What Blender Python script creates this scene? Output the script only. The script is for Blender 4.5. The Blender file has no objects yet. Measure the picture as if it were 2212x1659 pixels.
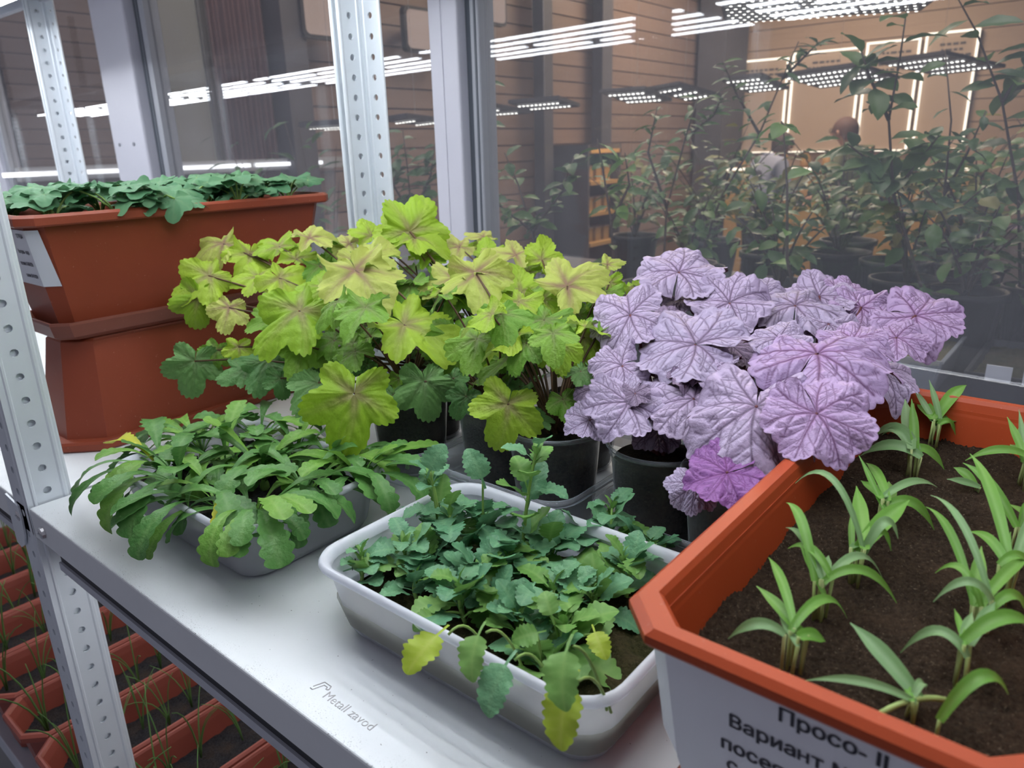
import bpy, math, random
import numpy as np
from mathutils import Matrix, Vector

random.seed(7)
SC = bpy.context.scene
COL = SC.collection
W, H = 2212, 1659

# ------------------------------------------------------------------ camera
CAM = np.array([.8332, -.2061, .3464]); YAW, PITCH, ROLL, FPX = .6952, .314, -.0267, 1585.4
_d = np.array([-math.sin(YAW)*math.cos(PITCH), math.cos(YAW)*math.cos(PITCH), -math.sin(PITCH)])
_r = np.cross(_d, [0, 0, 1]); _r /= np.linalg.norm(_r); _u = np.cross(_r, _d)
CR = math.cos(ROLL)*_r + math.sin(ROLL)*_u
CU = -math.sin(ROLL)*_r + math.cos(ROLL)*_u
CD = _d
cam = bpy.data.cameras.new('camera'); camo = bpy.data.objects.new('camera', cam); COL.objects.link(camo)
camo.matrix_world = Matrix(((CR[0], CU[0], -CD[0], CAM[0]), (CR[1], CU[1], -CD[1], CAM[1]), (CR[2], CU[2], -CD[2], CAM[2]), (0, 0, 0, 1)))
cam.sensor_width = 36; cam.lens = FPX/W*36; cam.clip_start = .02; cam.clip_end = 60
cam.dof.use_dof = True; cam.dof.focus_distance = .62; cam.dof.aperture_fstop = 11
SC.camera = camo

# ------------------------------------------------------------------ light and exposure
world = bpy.data.worlds.new('world'); SC.world = world; world.use_nodes = True
world.node_tree.nodes['Background'].inputs[0].default_value = (.56, .55, .66, 1)
world.node_tree.nodes['Background'].inputs[1].default_value = .36
SC.view_settings.view_transform = 'Standard'; SC.view_settings.look = 'None'
SC.view_settings.exposure = 0.0; SC.view_settings.gamma = 1
LED_POWER = 30.0
try:
    SC.cycles.transparent_max_bounces = 24
except Exception:
    pass

def lamp(name, loc, size, power, color, rot=(0, 0, 0), sizey=None):
    l = bpy.data.lights.new(name, 'AREA'); l.shape = 'RECTANGLE'; l.size = size; l.size_y = sizey or size
    l.energy = power; l.color = color
    o = bpy.data.objects.new(name, l); COL.objects.link(o); o.location = loc; o.rotation_euler = rot
    return o
# unseen area lights, added to brighten the room beyond the glass
lamp('far_room_fill_light', (-1.2, 3.2, 2.36), 1.2, 62, (1, .84, .66))
lamp('far_room_fill_light', (-1.6, 6.2, 2.36), 1.2, 150, (1, .78, .56))
lamp('far_room_fill_light', (-2.0, 1.75, 2.36), .9, 20, (1, .9, .82))
lamp('far_room_fill_light', (.9, 1.9, 2.36), 1.2, 34, (1, .94, .84))

# ------------------------------------------------------------------ helpers
def ray(x, y): return CD + CR*(x-W/2)/FPX - CU*(y-H/2)/FPX
def at(x, y, d): return CAM + ray(x, y)*d
def onz(x, y, z): v = ray(x, y); return CAM + v*((z-CAM[2])/v[2])
def ony(x, y, Y): v = ray(x, y); return CAM + v*((Y-CAM[1])/v[1])
def onx(x, y, X): v = ray(x, y); return CAM + v*((X-CAM[0])/v[0])
def nrm(v): v = np.asarray(v, float); return v/(np.linalg.norm(v)+1e-12)
def A3(*v): return np.array(v, float)

class MB:
    def __init__(s): s.v = []; s.f = []; s.m = []
    def add(s, vs, fs, mi=0):
        b = len(s.v); s.v += [tuple(map(float, p)) for p in vs]
        s.f += [tuple(b+i for i in f) for f in fs]; s.m += [mi]*len(fs); return s
    def box(s, x0, x1, y0, y1, z0, z1, mi=0):
        return s.add([(x0,y0,z0),(x1,y0,z0),(x1,y1,z0),(x0,y1,z0),(x0,y0,z1),(x1,y0,z1),(x1,y1,z1),(x0,y1,z1)],
                     [(0,3,2,1),(4,5,6,7),(0,1,5,4),(1,2,6,5),(2,3,7,6),(3,0,4,7)], mi)
    def tube(s, pts, rad, n=6, cap=True, mi=0):
        pts = [np.asarray(p, float) for p in pts]
        if not hasattr(rad, '__len__'): rad = [rad]*len(pts)
        vs = []; fs = []; prev = None
        for i, p in enumerate(pts):
            t = nrm(pts[min(i+1, len(pts)-1)]-pts[max(i-1, 0)])
            if prev is None:
                a = A3(0, 0, 1) if abs(t[2]) < .9 else A3(1, 0, 0)
                prev = nrm(np.cross(t, a))
            nx = nrm(prev - t*(prev@t)); ny = np.cross(t, nx); prev = nx
            for k in range(n):
                an = 2*math.pi*k/n; vs.append(p + (nx*math.cos(an)+ny*math.sin(an))*rad[i])
        for i in range(len(pts)-1):
            for k in range(n):
                a = i*n+k; b = i*n+(k+1) % n; fs.append((a, b, b+n, a+n))
        if cap:
            fs.append(tuple(range(n))[::-1]); fs.append(tuple((len(pts)-1)*n+k for k in range(n)))
        return s.add(vs, fs, mi)
    def loops(s, rings, close=True, cap0=False, cap1=False, mi=0):
        n = len(rings[0]); vs = [p for r in rings for p in r]; fs = []
        for i in range(len(rings)-1):
            for k in range(n if close else n-1):
                a = i*n+k; b = i*n+(k+1) % n; fs.append((a, b, b+n, a+n))
        if cap0: fs.append(tuple(range(n))[::-1])
        if cap1: fs.append(tuple((len(rings)-1)*n+k for k in range(n)))
        return s.add(vs, fs, mi)
    def lathe(s, prof, n=32, c=(0, 0), mi=0):
        rings = [[(c[0]+r*math.cos(2*math.pi*k/n), c[1]+r*math.sin(2*math.pi*k/n), z) for k in range(n)] for r, z in prof]
        return s.loops(rings, mi=mi)
    def mesh(s, name, mats=(), smooth=False):
        me = bpy.data.meshes.new(name); me.from_pydata(s.v, [], s.f)
        for m in mats: me.materials.append(m)
        me.polygons.foreach_set('material_index', s.m)
        if smooth: me.polygons.foreach_set('use_smooth', [True]*len(s.f))
        me.update(); return me

def link(name, me, parent=None, M=None, mat=None):
    o = bpy.data.objects.new(name, me); COL.objects.link(o)
    if parent is not None: o.parent = parent
    if M is not None:
        o.matrix_basis = (Matrix.Translation(parent_loc(parent)).inverted() @ M) if parent is not None else M
    if mat is not None:
        if not me.materials: me.materials.append(mat)
        o.material_slots[0].link = 'OBJECT'; o.material_slots[0].material = mat
    return o
def parent_loc(p):
    v = Vector((0, 0, 0))
    while p is not None: v = v + p.location; p = p.parent
    return v
def part(name, mb, mat, parent, smooth=False):
    """world-space mesh builder linked under a thing"""
    me = mb.mesh(name, mat if isinstance(mat, (list, tuple)) else [mat], smooth)
    return link(name, me, parent, Matrix.Identity(4)) if parent is not None else link(name, me)
def tag(o, label, cat, group=None):
    o['label'] = label; o['category'] = cat
    if group: o['group'] = group
    return o
def thing(name, label, cat, loc=(0, 0, 0), group=None):
    o = bpy.data.objects.new(name, None); COL.objects.link(o); o.location = Vector([float(a) for a in loc]); o.empty_display_size = .02
    return tag(o, label, cat, group)
def struct(o, label=None, cat=None):
    o['kind'] = 'structure'
    if label: o['label'] = label
    if cat: o['category'] = cat
    return o
def copy_tree(o, parent=None):
    c = o.copy(); COL.objects.link(c); c.parent = parent
    for ch in o.children: copy_tree(ch, c)
    return c
def bevel(o, w, seg=2):
    m = o.modifiers.new('bevel', 'BEVEL'); m.width = w; m.segments = seg; m.limit_method = 'ANGLE'; m.angle_limit = .6
    return o
def bez(a, b, c, n=8):
    return [a*(1-t)**2+b*2*t*(1-t)+c*t*t for t in np.linspace(0, 1, n)]
def frame(P, n, t, s=1.0):
    n = nrm(n); t = nrm(np.asarray(t)-n*(np.asarray(t)@n)); x = np.cross(t, n)
    return Matrix(((x[0]*s, t[0]*s, n[0]*s, P[0]), (x[1]*s, t[1]*s, n[1]*s, P[1]), (x[2]*s, t[2]*s, n[2]*s, P[2]), (0, 0, 0, 1)))

# ------------------------------------------------------------------ materials
class NT:
    def __init__(s, name):
        s.m = bpy.data.materials.new(name); s.m.use_nodes = True; s.t = s.m.node_tree; s.t.nodes.clear()
        s.out = s.n('ShaderNodeOutputMaterial')
    def n(s, typ, **kw):
        nd = s.t.nodes.new(typ)
        for k, v in kw.items(): setattr(nd, k, v)
        return nd
    def l(s, a, b): s.t.links.new(a, b)
    def set(s, nd, i, v):
        if hasattr(v, 'is_output'): s.l(v, nd.inputs[i])
        else: nd.inputs[i].default_value = v
    def math(s, op, a, b=None, c=None, clamp=False):
        nd = s.n('ShaderNodeMath', operation=op, use_clamp=clamp); s.set(nd, 0, a)
        if b is not None: s.set(nd, 1, b)
        if c is not None: s.set(nd, 2, c)
        return nd.outputs[0]
    def mix(s, f, a, b):
        nd = s.n('ShaderNodeMix', data_type='RGBA'); s.set(nd, 0, f)
        for i, v in ((6, a), (7, b)):
            if hasattr(v, 'is_output'): s.l(v, nd.inputs[i])
            else: nd.inputs[i].default_value = (*v[:3], 1)
        return nd.outputs[2]
    def noise(s, scale, detail=3, coord='Object', rough=.55, vec=None):
        if vec is None: vec = s.n('ShaderNodeTexCoord').outputs[coord]
        nd = s.n('ShaderNodeTexNoise'); s.l(vec, nd.inputs['Vector'])
        nd.inputs['Scale'].default_value = scale; nd.inputs['Detail'].default_value = detail; nd.inputs['Roughness'].default_value = rough
        return nd.outputs['Fac']
    def ramp(s, f, lo, hi):
        nd = s.n('ShaderNodeMapRange'); s.l(f, nd.inputs[0]); nd.inputs[1].default_value = lo; nd.inputs[2].default_value = hi
        return nd.outputs[0]
    def bump(s, h, strength=.3, dist=.002):
        nd = s.n('ShaderNodeBump'); s.l(h, nd.inputs['Height']); nd.inputs['Strength'].default_value = strength; nd.inputs['Distance'].default_value = dist
        return nd.outputs[0]
    def bsdf(s, col, rough=.5, metal=0, normal=None, **kw):
        b = s.n('ShaderNodeBsdfPrincipled')
        if hasattr(col, 'is_output'): s.l(col, b.inputs['Base Color'])
        else: b.inputs['Base Color'].default_value = (*col[:3], 1)
        s.set(b, 'Roughness', rough); b.inputs['Metallic'].default_value = metal
        if normal is not None: s.l(normal, b.inputs['Normal'])
        for k, v in kw.items(): s.set(b, k, v)
        return b.outputs[0]
    def fresnel(s, ior):
        bf = s.n('ShaderNodeNewGeometry').outputs['Backfacing']; fr = s.n('ShaderNodeFresnel')
        s.l(s.math('MULTIPLY_ADD', bf, 1/ior-ior, ior), fr.inputs[0]); return fr.outputs[0]
    def done(s, sh): s.l(sh, s.out.inputs[0]); return s.m
    def mixs(s, f, a, b):
        nd = s.n('ShaderNodeMixShader'); s.set(nd, 0, f); s.l(a, nd.inputs[1]); s.l(b, nd.inputs[2]); return nd.outputs[0]

def plain(name, col, rough=.5, metal=0, var=.12, scale=40, bump=0, spec=.5):
    t = NT(name); f = t.noise(scale, 4)
    c = t.mix(f, [a*(1-var) for a in col], [min(1, a*(1+var)) for a in col])
    nb = t.bump(t.noise(scale*6, 3), bump, .001) if bump else None
    return t.done(t.bsdf(c, rough, metal, nb, **{'Specular IOR Level': spec}))
def emit(name, col, strength):
    t = NT(name); e = t.n('ShaderNodeEmission'); e.inputs[0].default_value = (*col, 1); e.inputs[1].default_value = strength
    return t.done(e.outputs[0])
def leafmat(name, c1, c2, back=None, rough=.5, transl=.25, kind=None, vein=None, stain=None, scale=120, tcol=None, veinamt=1.0, crinkle=0):
    t = NT(name)
    rnd = t.n('ShaderNodeObjectInfo').outputs['Random']
    nz = t.noise(scale, 3)
    f = t.math('ADD', t.math('MULTIPLY', rnd, .75), t.math('MULTIPLY', nz, .35), clamp=True)
    c = t.mix(f, c1, c2)
    if stain:
        a = t.n('ShaderNodeAttribute', attribute_name='stain').outputs['Fac']
        c = t.mix(t.math('MULTIPLY', a, .85), c, stain)
    if vein:
        a = t.n('ShaderNodeAttribute', attribute_name='vein').outputs['Fac']
        c = t.mix(t.math('MULTIPLY', a, veinamt), c, vein)
    if back:
        bf = t.n('ShaderNodeNewGeometry').outputs['Backfacing']
        c = t.mix(bf, c, back)
    nb = t.bump(t.noise(crinkle, 2), .38, .0028) if crinkle else t.bump(t.noise(scale*3, 2), .12, .001)
    b = t.bsdf(c, rough, 0, nb, **{'Specular IOR Level': .35})
    tr = t.n('ShaderNodeBsdfTranslucent')
    if tcol: tr.inputs[0].default_value = (*tcol, 1)
    else: t.l(c, tr.inputs[0])
    return t.done(t.mixs(transl, b, tr.outputs[0]))

M = {}
M['post'] = plain('galvanised_post', (.66, .71, .76), .36, .15, .05, 25)
t = NT('white_shelf_steel')
tc = t.n('ShaderNodeTexCoord').outputs['Object']
sep = t.n('ShaderNodeSeparateXYZ'); t.l(tc, sep.inputs[0])
edge = t.ramp(sep.outputs['Y'], .028, .001)
spk = t.ramp(t.noise(900, 2, vec=tc), .60, .68)
wear = t.math('MULTIPLY', t.math('MULTIPLY', spk, t.math('POWER', edge, 2.2)), t.ramp(t.noise(55, 3, vec=tc), .38, .62), clamp=True)
few = t.math('MULTIPLY', t.ramp(t.noise(420, 1, vec=tc), .765, .79), .8)
dirt = t.math('MULTIPLY', t.math('MAXIMUM', wear, few), t.math('GREATER_THAN', sep.outputs['Z'], -.0012))
c = t.mix(t.noise(18, 4, vec=tc), (.69, .73, .755), (.76, .79, .815))
c = t.mix(dirt, c, (.05, .05, .06))
M['shelf'] = t.done(t.bsdf(c, t.ramp(t.noise(30, 3, vec=tc), -.4, 1.6), .1))
M['shelf_plain'] = plain('grey_shelf_steel', (.50, .52, .58), .4, .2, .06, 20)
M['bolt'] = plain('zinc_bolt', (.6, .6, .62), .25, .9, .1, 200)
M['engrave'] = plain('stamped_steel_shadow', (.40, .40, .41), .45, .1, .05)
def terracotta(name, col):
    t = NT(name); f = t.noise(14, 4); fine = t.ramp(t.noise(260, 2), .70, .78)
    c = t.mix(f, [a*.88 for a in col], [a*1.1 for a in col]); c = t.mix(t.math('MULTIPLY', fine, .35), c, (.5, .3, .22))
    return t.done(t.bsdf(c, .46, 0, t.bump(t.noise(90, 3), .05, .001), **{'Specular IOR Level': .35}))
M['orange'] = terracotta('orange_planter_plastic', (.375, .056, .014))
M['brick'] = terracotta('brick_red_planter_plastic', (.235, .048, .022))
M['tcdark'] = terracotta('dull_brown_saucer_plastic', (.20, .066, .047))
M['tclow'] = terracotta('red_brown_planter_plastic', (.28, .066, .046))
def soilmat(name, c1, c2, sc=350, light=.14):
    t = NT(name); f = t.ramp(t.noise(sc, 6, rough=.75), .32, .72); g = t.ramp(t.noise(sc*1.7, 2), .64, .72)
    c = t.mix(f, c1, c2); c = t.mix(t.math('MULTIPLY', g, light*5), c, (.30, .24, .17))
    big = t.ramp(t.noise(28, 4), .45, .7); c = t.mix(t.math('MULTIPLY', big, .35), c, (.17, .11, .07))
    return t.done(t.bsdf(c, .95, 0, t.bump(f, .9, .004), **{'Specular IOR Level': .12}))
M['soil'] = soilmat('brown_potting_soil', (.020, .014, .010), (.115, .078, .052))
M['soil_dark'] = soilmat('dark_potting_soil', (.010, .009, .008), (.055, .045, .034), 350, .05)
M['soil_grey'] = soilmat('grey_gritty_soil', (.018, .018, .021), (.10, .10, .115), 420, .04)
M['soil_moss'] = soilmat('mossy_soil', (.03, .03, .012), (.13, .12, .05), 300, .06)
def plastic_clear(name, tint, body, f):
    t = NT(name); tr = t.n('ShaderNodeBsdfTransparent'); tr.inputs[0].default_value = (*tint, 1)
    g = t.bsdf(body, .22, 0, **{'Specular IOR Level': .6})
    k = t.math('ADD', f, t.fresnel(1.45), clamp=True)
    return t.done(t.mixs(k, tr.outputs[0], g))
M['pot'] = plastic_clear('clear_plastic_pot', (.90, .92, .94), (.55, .58, .62), .045)
M['tray'] = plastic_clear('clear_tray_plastic', (.93, .95, .97), (.62, .66, .74), .20)
def milky(name, col, ftr):
    t = NT(name); tr = t.n('ShaderNodeBsdfTransparent'); tr.inputs[0].default_value = (.86, .89, .95, 1)
    b = t.bsdf(col, .35, 0); tl = t.n('ShaderNodeBsdfTranslucent'); tl.inputs[0].default_value = (*col, 1)
    return t.done(t.mixs(ftr, t.mixs(.45, b, tl.outputs[0]), tr.outputs[0]))
M['milky'] = milky('milky_food_tray_plastic', (.80, .83, .89), .34)
M['milkyrim'] = milky('milky_tray_rim_plastic', (.84, .87, .93), .08)
M['algae'] = milky('algae_stained_tray_plastic', (.42, .42, .35), .30)
M['paper'] = plain('white_paper_label', (.66, .68, .74), .55, 0, .03, 30)
M['ink'] = plain('black_ink', (.015, .015, .03), .6, 0, .05)
M['pvc'] = plain('white_window_profile', (.64, .65, .74), .38, 0, .02, 8)
M['gasket'] = plain('grey_window_gasket', (.085, .10, .125), .5, 0, .05)
M['bead'] = plain('grey_glazing_bead', (.36, .38, .43), .4, 0, .05)
t = NT('window_glass')
tr = t.n('ShaderNodeBsdfTransparent'); tr.inputs[0].default_value = (.93, .94, .96, 1)
gl = t.n('ShaderNodeBsdfGlossy'); gl.inputs['Roughness'].default_value = .004
sm = t.ramp(t.noise(2.2, 5, rough=.7), .40, .80)
df = t.n('ShaderNodeBsdfDiffuse'); df.inputs[0].default_value = (.62, .64, .72, 1)
sh = t.mixs(t.math('MULTIPLY_ADD', sm, .06, .055), tr.outputs[0], df.outputs[0])
M['glass'] = t.done(t.mixs(t.fresnel(1.5), sh, gl.outputs[0]))
M['led'] = emit('led_strip_glow', (.93, .96, 1), LED_POWER)
M['ledfar'] = emit('led_dot_glow', (1, .98, .88), 9)
M['alu'] = plain('aluminium_bar', (.55, .56, .58), .35, .7, .05, 30)
M['black'] = plain('black_metal', (.022, .024, .030), .5, .1, .1, 20)
M['darkwood'] = plain('dark_stained_wood', (.052, .050, .060), .6, 0, .2, 8)
def woodmat(name, a, b, ax=(1, 1, 14)):
    t = NT(name); tc = t.n('ShaderNodeTexCoord').outputs['Object']; mp = t.n('ShaderNodeMapping'); t.l(tc, mp.inputs[0]); mp.inputs['Scale'].default_value = ax
    f = t.noise(3, 6, vec=mp.outputs[0]); r = t.n('ShaderNodeObjectInfo').outputs['Random']
    c = t.mix(f, a, b); c = t.mix(t.math('MULTIPLY', r, .35), c, [x*.72 for x in a])
    return t.done(t.bsdf(c, .55))
M['wood'] = woodmat('brown_wall_plank', (.135, .092, .076), (.215, .150, .120))
M['woodwarm'] = woodmat('warm_wall_plank', (.24, .165, .115), (.33, .235, .165))
M['gold'] = woodmat('golden_shelf_wood', (.27, .15, .045), (.38, .23, .08))
M['floor'] = plain('grey_vinyl_floor', (.23, .25, .29), .45, 0, .06, 3)
M['ceil'] = plain('dark_brown_ceiling', (.17, .14, .13), .8, 0, .1, 3)
M['wallin'] = plain('grey_brown_plaster', (.24, .21, .20), .8, 0, .08, 3)
M['board'] = plain('tan_display_board', (.34, .26, .20), .6, 0, .06, 4)
M['warmled'] = emit('warm_edge_light', (1, .86, .66), 2.4)
M['screen'] = emit('lit_screen_picture', (1, .72, .58), .42)
M['curtain'] = plain('dark_red_curtain', (.085, .040, .040), .9, 0, .3, 6)
M['greypanel'] = plain('grey_green_panel', (.15, .155, .14), .7, 0, .1, 5)

# leaves
M['lime'] = leafmat('lime_leaf', (.225, .41, .022), (.37, .52, .045), back=(.36, .50, .12), rough=.55, transl=.30, vein=(.40, .50, .10), stain=(.20, .10, .09), veinamt=.30, crinkle=13)
M['limepale'] = leafmat('pale_lime_leaf', (.40, .49, .085), (.45, .48, .13), back=(.36, .50, .12), rough=.55, transl=.28, vein=(.28, .16, .12), stain=(.21, .09, .09), veinamt=.30, crinkle=13)
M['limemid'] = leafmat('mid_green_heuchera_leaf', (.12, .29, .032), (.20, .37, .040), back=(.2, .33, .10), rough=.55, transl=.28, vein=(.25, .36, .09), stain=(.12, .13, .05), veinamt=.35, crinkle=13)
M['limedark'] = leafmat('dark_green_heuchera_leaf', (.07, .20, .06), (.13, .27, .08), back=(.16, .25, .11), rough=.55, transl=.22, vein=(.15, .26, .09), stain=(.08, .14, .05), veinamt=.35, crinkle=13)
M['pinkleaf'] = leafmat('pink_young_leaf', (.42, .17, .12), (.50, .25, .16), rough=.55, transl=.3, vein=(.30, .10, .08), stain=(.38, .08, .06))
M['purple'] = leafmat('silver_purple_leaf', (.385, .33, .48), (.46, .37, .54), back=(.075, .012, .03), rough=.45, transl=.10, vein=(.085, .05, .10), stain=(.36, .20, .40), veinamt=.92, scale=90, crinkle=16)
M['purplepink'] = leafmat('pink_purple_leaf', (.41, .30, .51), (.45, .32, .53), back=(.075, .012, .03), rough=.45, transl=.12, vein=(.10, .03, .10), stain=(.34, .10, .36), veinamt=.92, scale=90, crinkle=16)
M['purplemag'] = leafmat('magenta_purple_leaf', (.29, .12, .36), (.31, .14, .38), back=(.10, .02, .06), rough=.45, transl=.15, vein=(.12, .02, .13), stain=(.26, .05, .28), veinamt=.85, scale=90, crinkle=16)
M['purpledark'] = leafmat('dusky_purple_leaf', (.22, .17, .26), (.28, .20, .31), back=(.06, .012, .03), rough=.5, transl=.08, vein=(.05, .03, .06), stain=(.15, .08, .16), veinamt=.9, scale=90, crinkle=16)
M['petiole'] = leafmat('brown_green_petiole', (.075, .045, .025), (.12, .065, .035), transl=0)
M['petpurple'] = leafmat('dark_red_petiole', (.09, .022, .03), (.13, .035, .045), transl=0)
M['pansy'] = leafmat('blue_green_pansy_leaf', (.085, .25, .135), (.145, .33, .165), rough=.42, transl=.18, vein=(.23, .42, .22), veinamt=.40, crinkle=260)
M['pansylight'] = leafmat('light_green_pansy_leaf', (.12, .29, .06), (.18, .35, .09), rough=.45, transl=.25, vein=(.30, .48, .15), veinamt=.4)
M['pansyyellow'] = leafmat('yellow_green_pansy_leaf', (.30, .42, .03), (.40, .50, .05), rough=.45, transl=.25, vein=(.5, .55, .12), veinamt=.4)
M['pansystem'] = leafmat('pale_green_stem', (.19, .34, .08), (.26, .40, .11), transl=0)
M['daisy'] = leafmat('deep_green_daisy_leaf', (.055, .175, .042), (.115, .29, .065), rough=.42, transl=.22, vein=(.20, .36, .12), veinamt=.45, crinkle=260)
M['daisylight'] = leafmat('fresh_green_daisy_leaf', (.13, .31, .045), (.18, .37, .06), rough=.45, transl=.25, vein=(.30, .48, .13), veinamt=.4, crinkle=260)
M['daisyyellow'] = leafmat('yellow_daisy_leaf', (.52, .55, .03), (.56, .58, .06), rough=.5, transl=.25)
M['millet'] = leafmat('green_millet_blade', (.115, .32, .035), (.17, .37, .06), rough=.42, transl=.32, vein=(.30, .52, .17), veinamt=.35)
M['milletgrey'] = leafmat('grey_green_millet_blade', (.16, .32, .12), (.22, .37, .16), rough=.42, transl=.28, vein=(.34, .52, .28), veinamt=.35)
M['milletstem'] = leafmat('pale_millet_stem', (.32, .46, .14), (.42, .50, .22), transl=.1)
M['cuke'] = leafmat('dull_green_cucumber_leaf', (.055, .18, .085), (.11, .26, .125), rough=.6, transl=.18, vein=(.15, .28, .14), stain=(.12, .26, .13), veinamt=.4)
M['shrub'] = leafmat('dark_shrub_leaf', (.036, .10, .038), (.075, .165, .058), rough=.42, transl=.2)
M['shrubmid'] = leafmat('mid_green_shrub_leaf', (.06, .15, .04), (.12, .23, .06), rough=.42, transl=.25)
M['shrubbright'] = leafmat('bright_shrub_leaf', (.12, .30, .06), (.18, .36, .08), rough=.42, transl=.3)
M['shrubold'] = leafmat('yellowing_shrub_leaf', (.14, .17, .04), (.26, .22, .05), rough=.5, transl=.25)
M['twig'] = plain('brown_twig', (.075, .055, .045), .8, 0, .2, 60)
M['grass'] = leafmat('thin_green_grass', (.09, .22, .06), (.16, .30, .09), transl=.2)

# ------------------------------------------------------------------ setting: floor, far room
FZ = -1.1
b = MB().box(-6.5, 3.5, -2.5, 8.6, FZ-.1, FZ); struct(part('floor', b, M['floor'], None), 'grey vinyl floor under the metal racks', 'floor')
b = MB().box(-3.3, 3.5, 1.05, 8.6, 2.45, 2.55); struct(part('ceiling', b, M['ceil'], None), 'dark ceiling of the room behind the glass', 'ceiling')
b = MB().box(3.3, 3.4, 1.0, 8.4, FZ, 2.45); struct(part('wall_right', b, M['wallin'], None), 'plain right wall of the room behind the glass', 'wall')
# left wall of the far room: horizontal planks
wl = bpy.data.objects.new('wall_left', MB().box(-3.2, -3.03, 1.03, 8.4, FZ, 2.45).mesh('wall_left', [M['wood']])); COL.objects.link(wl)
struct(wl, 'wall of brown horizontal planks behind the glass', 'wall')
PH = .062
pk = MB().box(-.012, .012, 0, .85, .003, PH-.004).mesh('plank_a', [M['wood']])
pk2 = MB().box(-.012, .012, 0, 6.45, .003, PH-.002).mesh('plank_b', [M['wood']])
nz = int((2.4-FZ)/PH)
for i in range(nz):
    z = FZ+.02+i*PH
    if z < -.75: continue
    o = link('plank', pk, wl); o.location = (-3.0, 1.04, z); o.rotation_euler = (0, .22, 0)
    if i % 2 == 0:
        continue
    o = link('plank', pk2, wl); o.location = (-3.012, 1.95, z); o.scale = (1, 1, 2)
# far back wall, warm planks
wb = bpy.data.objects.new('wall_back', MB().box(-3.2, 3.4, 8.25, 8.4, FZ, 2.45).mesh('wall_back', [M['wallin']])); COL.objects.link(wb)
struct(wb, 'warm tan planked wall with lit display boards behind the glass', 'wall')
pk3 = MB().box(-3.1, 3.3, 8.2, 8.25, .004, .196).mesh('plank_c', [M['woodwarm']])
for i in range(15):
    o = link('plank', pk3, wb); o.location = (0, 0, -.55+i*.2)

# dark posts of the far room
def column(name, x, y, w, d, label):
    t_ = thing(name, label, 'column', (x, y, FZ), 'dark posts beyond the glass')
    b = MB().box(x-w/2, x+w/2, y-d/2, y+d/2, FZ, 2.44); part('shaft', b, M['darkwood'], t_)
    b = MB().box(x-w/2-.02, x+w/2+.02, y-d/2-.02, y+d/2+.02, FZ, FZ+.12); part('plinth', b, M['darkwood'], t_)
column('column', -2.9, 2.42, .16, .15, 'dark post on the plank wall, left of the front white rack post')
column('column', -2.9, 4.75, .1, .12, 'thin dark post right of the white window mullion, the left of two')
column('column', -2.9, 5.60, .1, .16, 'dark post behind shrubs, the right of two thin ones')
column('column', -2.78, 7.75, .30, .55, 'broad dark post left of the lit display boards')
b = MB()
ys = np.linspace(1.98, 2.30, 60)
rings = [[(-2.93+.018*math.sin(i*1.15)+.008*math.sin(i*.37), y, z) for i, y in enumerate(ys)] for z in (FZ+.03, 2.3)]
b.loops(rings, close=False)
cu = thing('curtain', 'dark reddish curtain hanging on the plank wall behind the glass', 'curtain', (-2.93, 2.14, FZ))
cp = part('cloth', b, M['curtain'], cu, True); m_ = cp.modifiers.new('solid', 'SOLIDIFY'); m_.thickness = .006
part('rail', MB().tube([(-2.93, 1.94, 2.32), (-2.93, 2.34, 2.32)], .012, 10), M['black'], cu)
gp = thing('wall_panel', 'plain grey-green panel left of the dark red curtain', 'panel', (-2.95, 1.8, FZ))
part('sheet', MB().box(-2.97, -2.93, 1.74, 1.94, FZ, 2.4), M['greypanel'], gp); part('edge_strip', MB().box(-2.975, -2.92, 1.935, 1.95, FZ, 2.4), M['black'], gp)

# wall screens near the ceiling (lit pictures with dark rounded frames)
def screen(px, py, w, h, label):
    P = onx(px, py, -2.8); t_ = thing('wall_screen', label, 'screen', P, 'screens on the plank wall')
    def rr(a, c, r, X):
        out = []
        for cx, cz, a0 in ((a-r, c-r, 0), (-a+r, c-r, 90), (-a+r, -c+r, 180), (a-r, -c+r, 270)):
            for k in range(5):
                an = math.radians(a0+k*22.5); out.append((X, P[1]+cx+r*math.cos(an), P[2]+cz+r*math.sin(an)))
        return out
    b = MB().loops([rr(w/2+.02, h/2+.02, .035, -2.84), rr(w/2+.02, h/2+.02, .035, -2.80)], cap0=True, cap1=True); part('frame', b, M['black'], t_)
    b = MB().loops([rr(w/2, h/2, .03, -2.80), rr(w/2, h/2, .03, -2.795)], cap0=True, cap1=True); part('picture', b, M['screen'], t_)
    part('wall_bracket', MB().box(-3.0, -2.84, P[1]-.02, P[1]+.02, P[2]-.02, P[2]+.02), M['black'], t_)
screen(700, 30, .26, .22, 'lit orange screen behind the top of the white rack post')
screen(918, 66, .30, .22, 'lit orange screen cut by the white window mullion')
screen(1066, 6, .24, .24, 'lit screen at the top edge right of the mullion')

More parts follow.
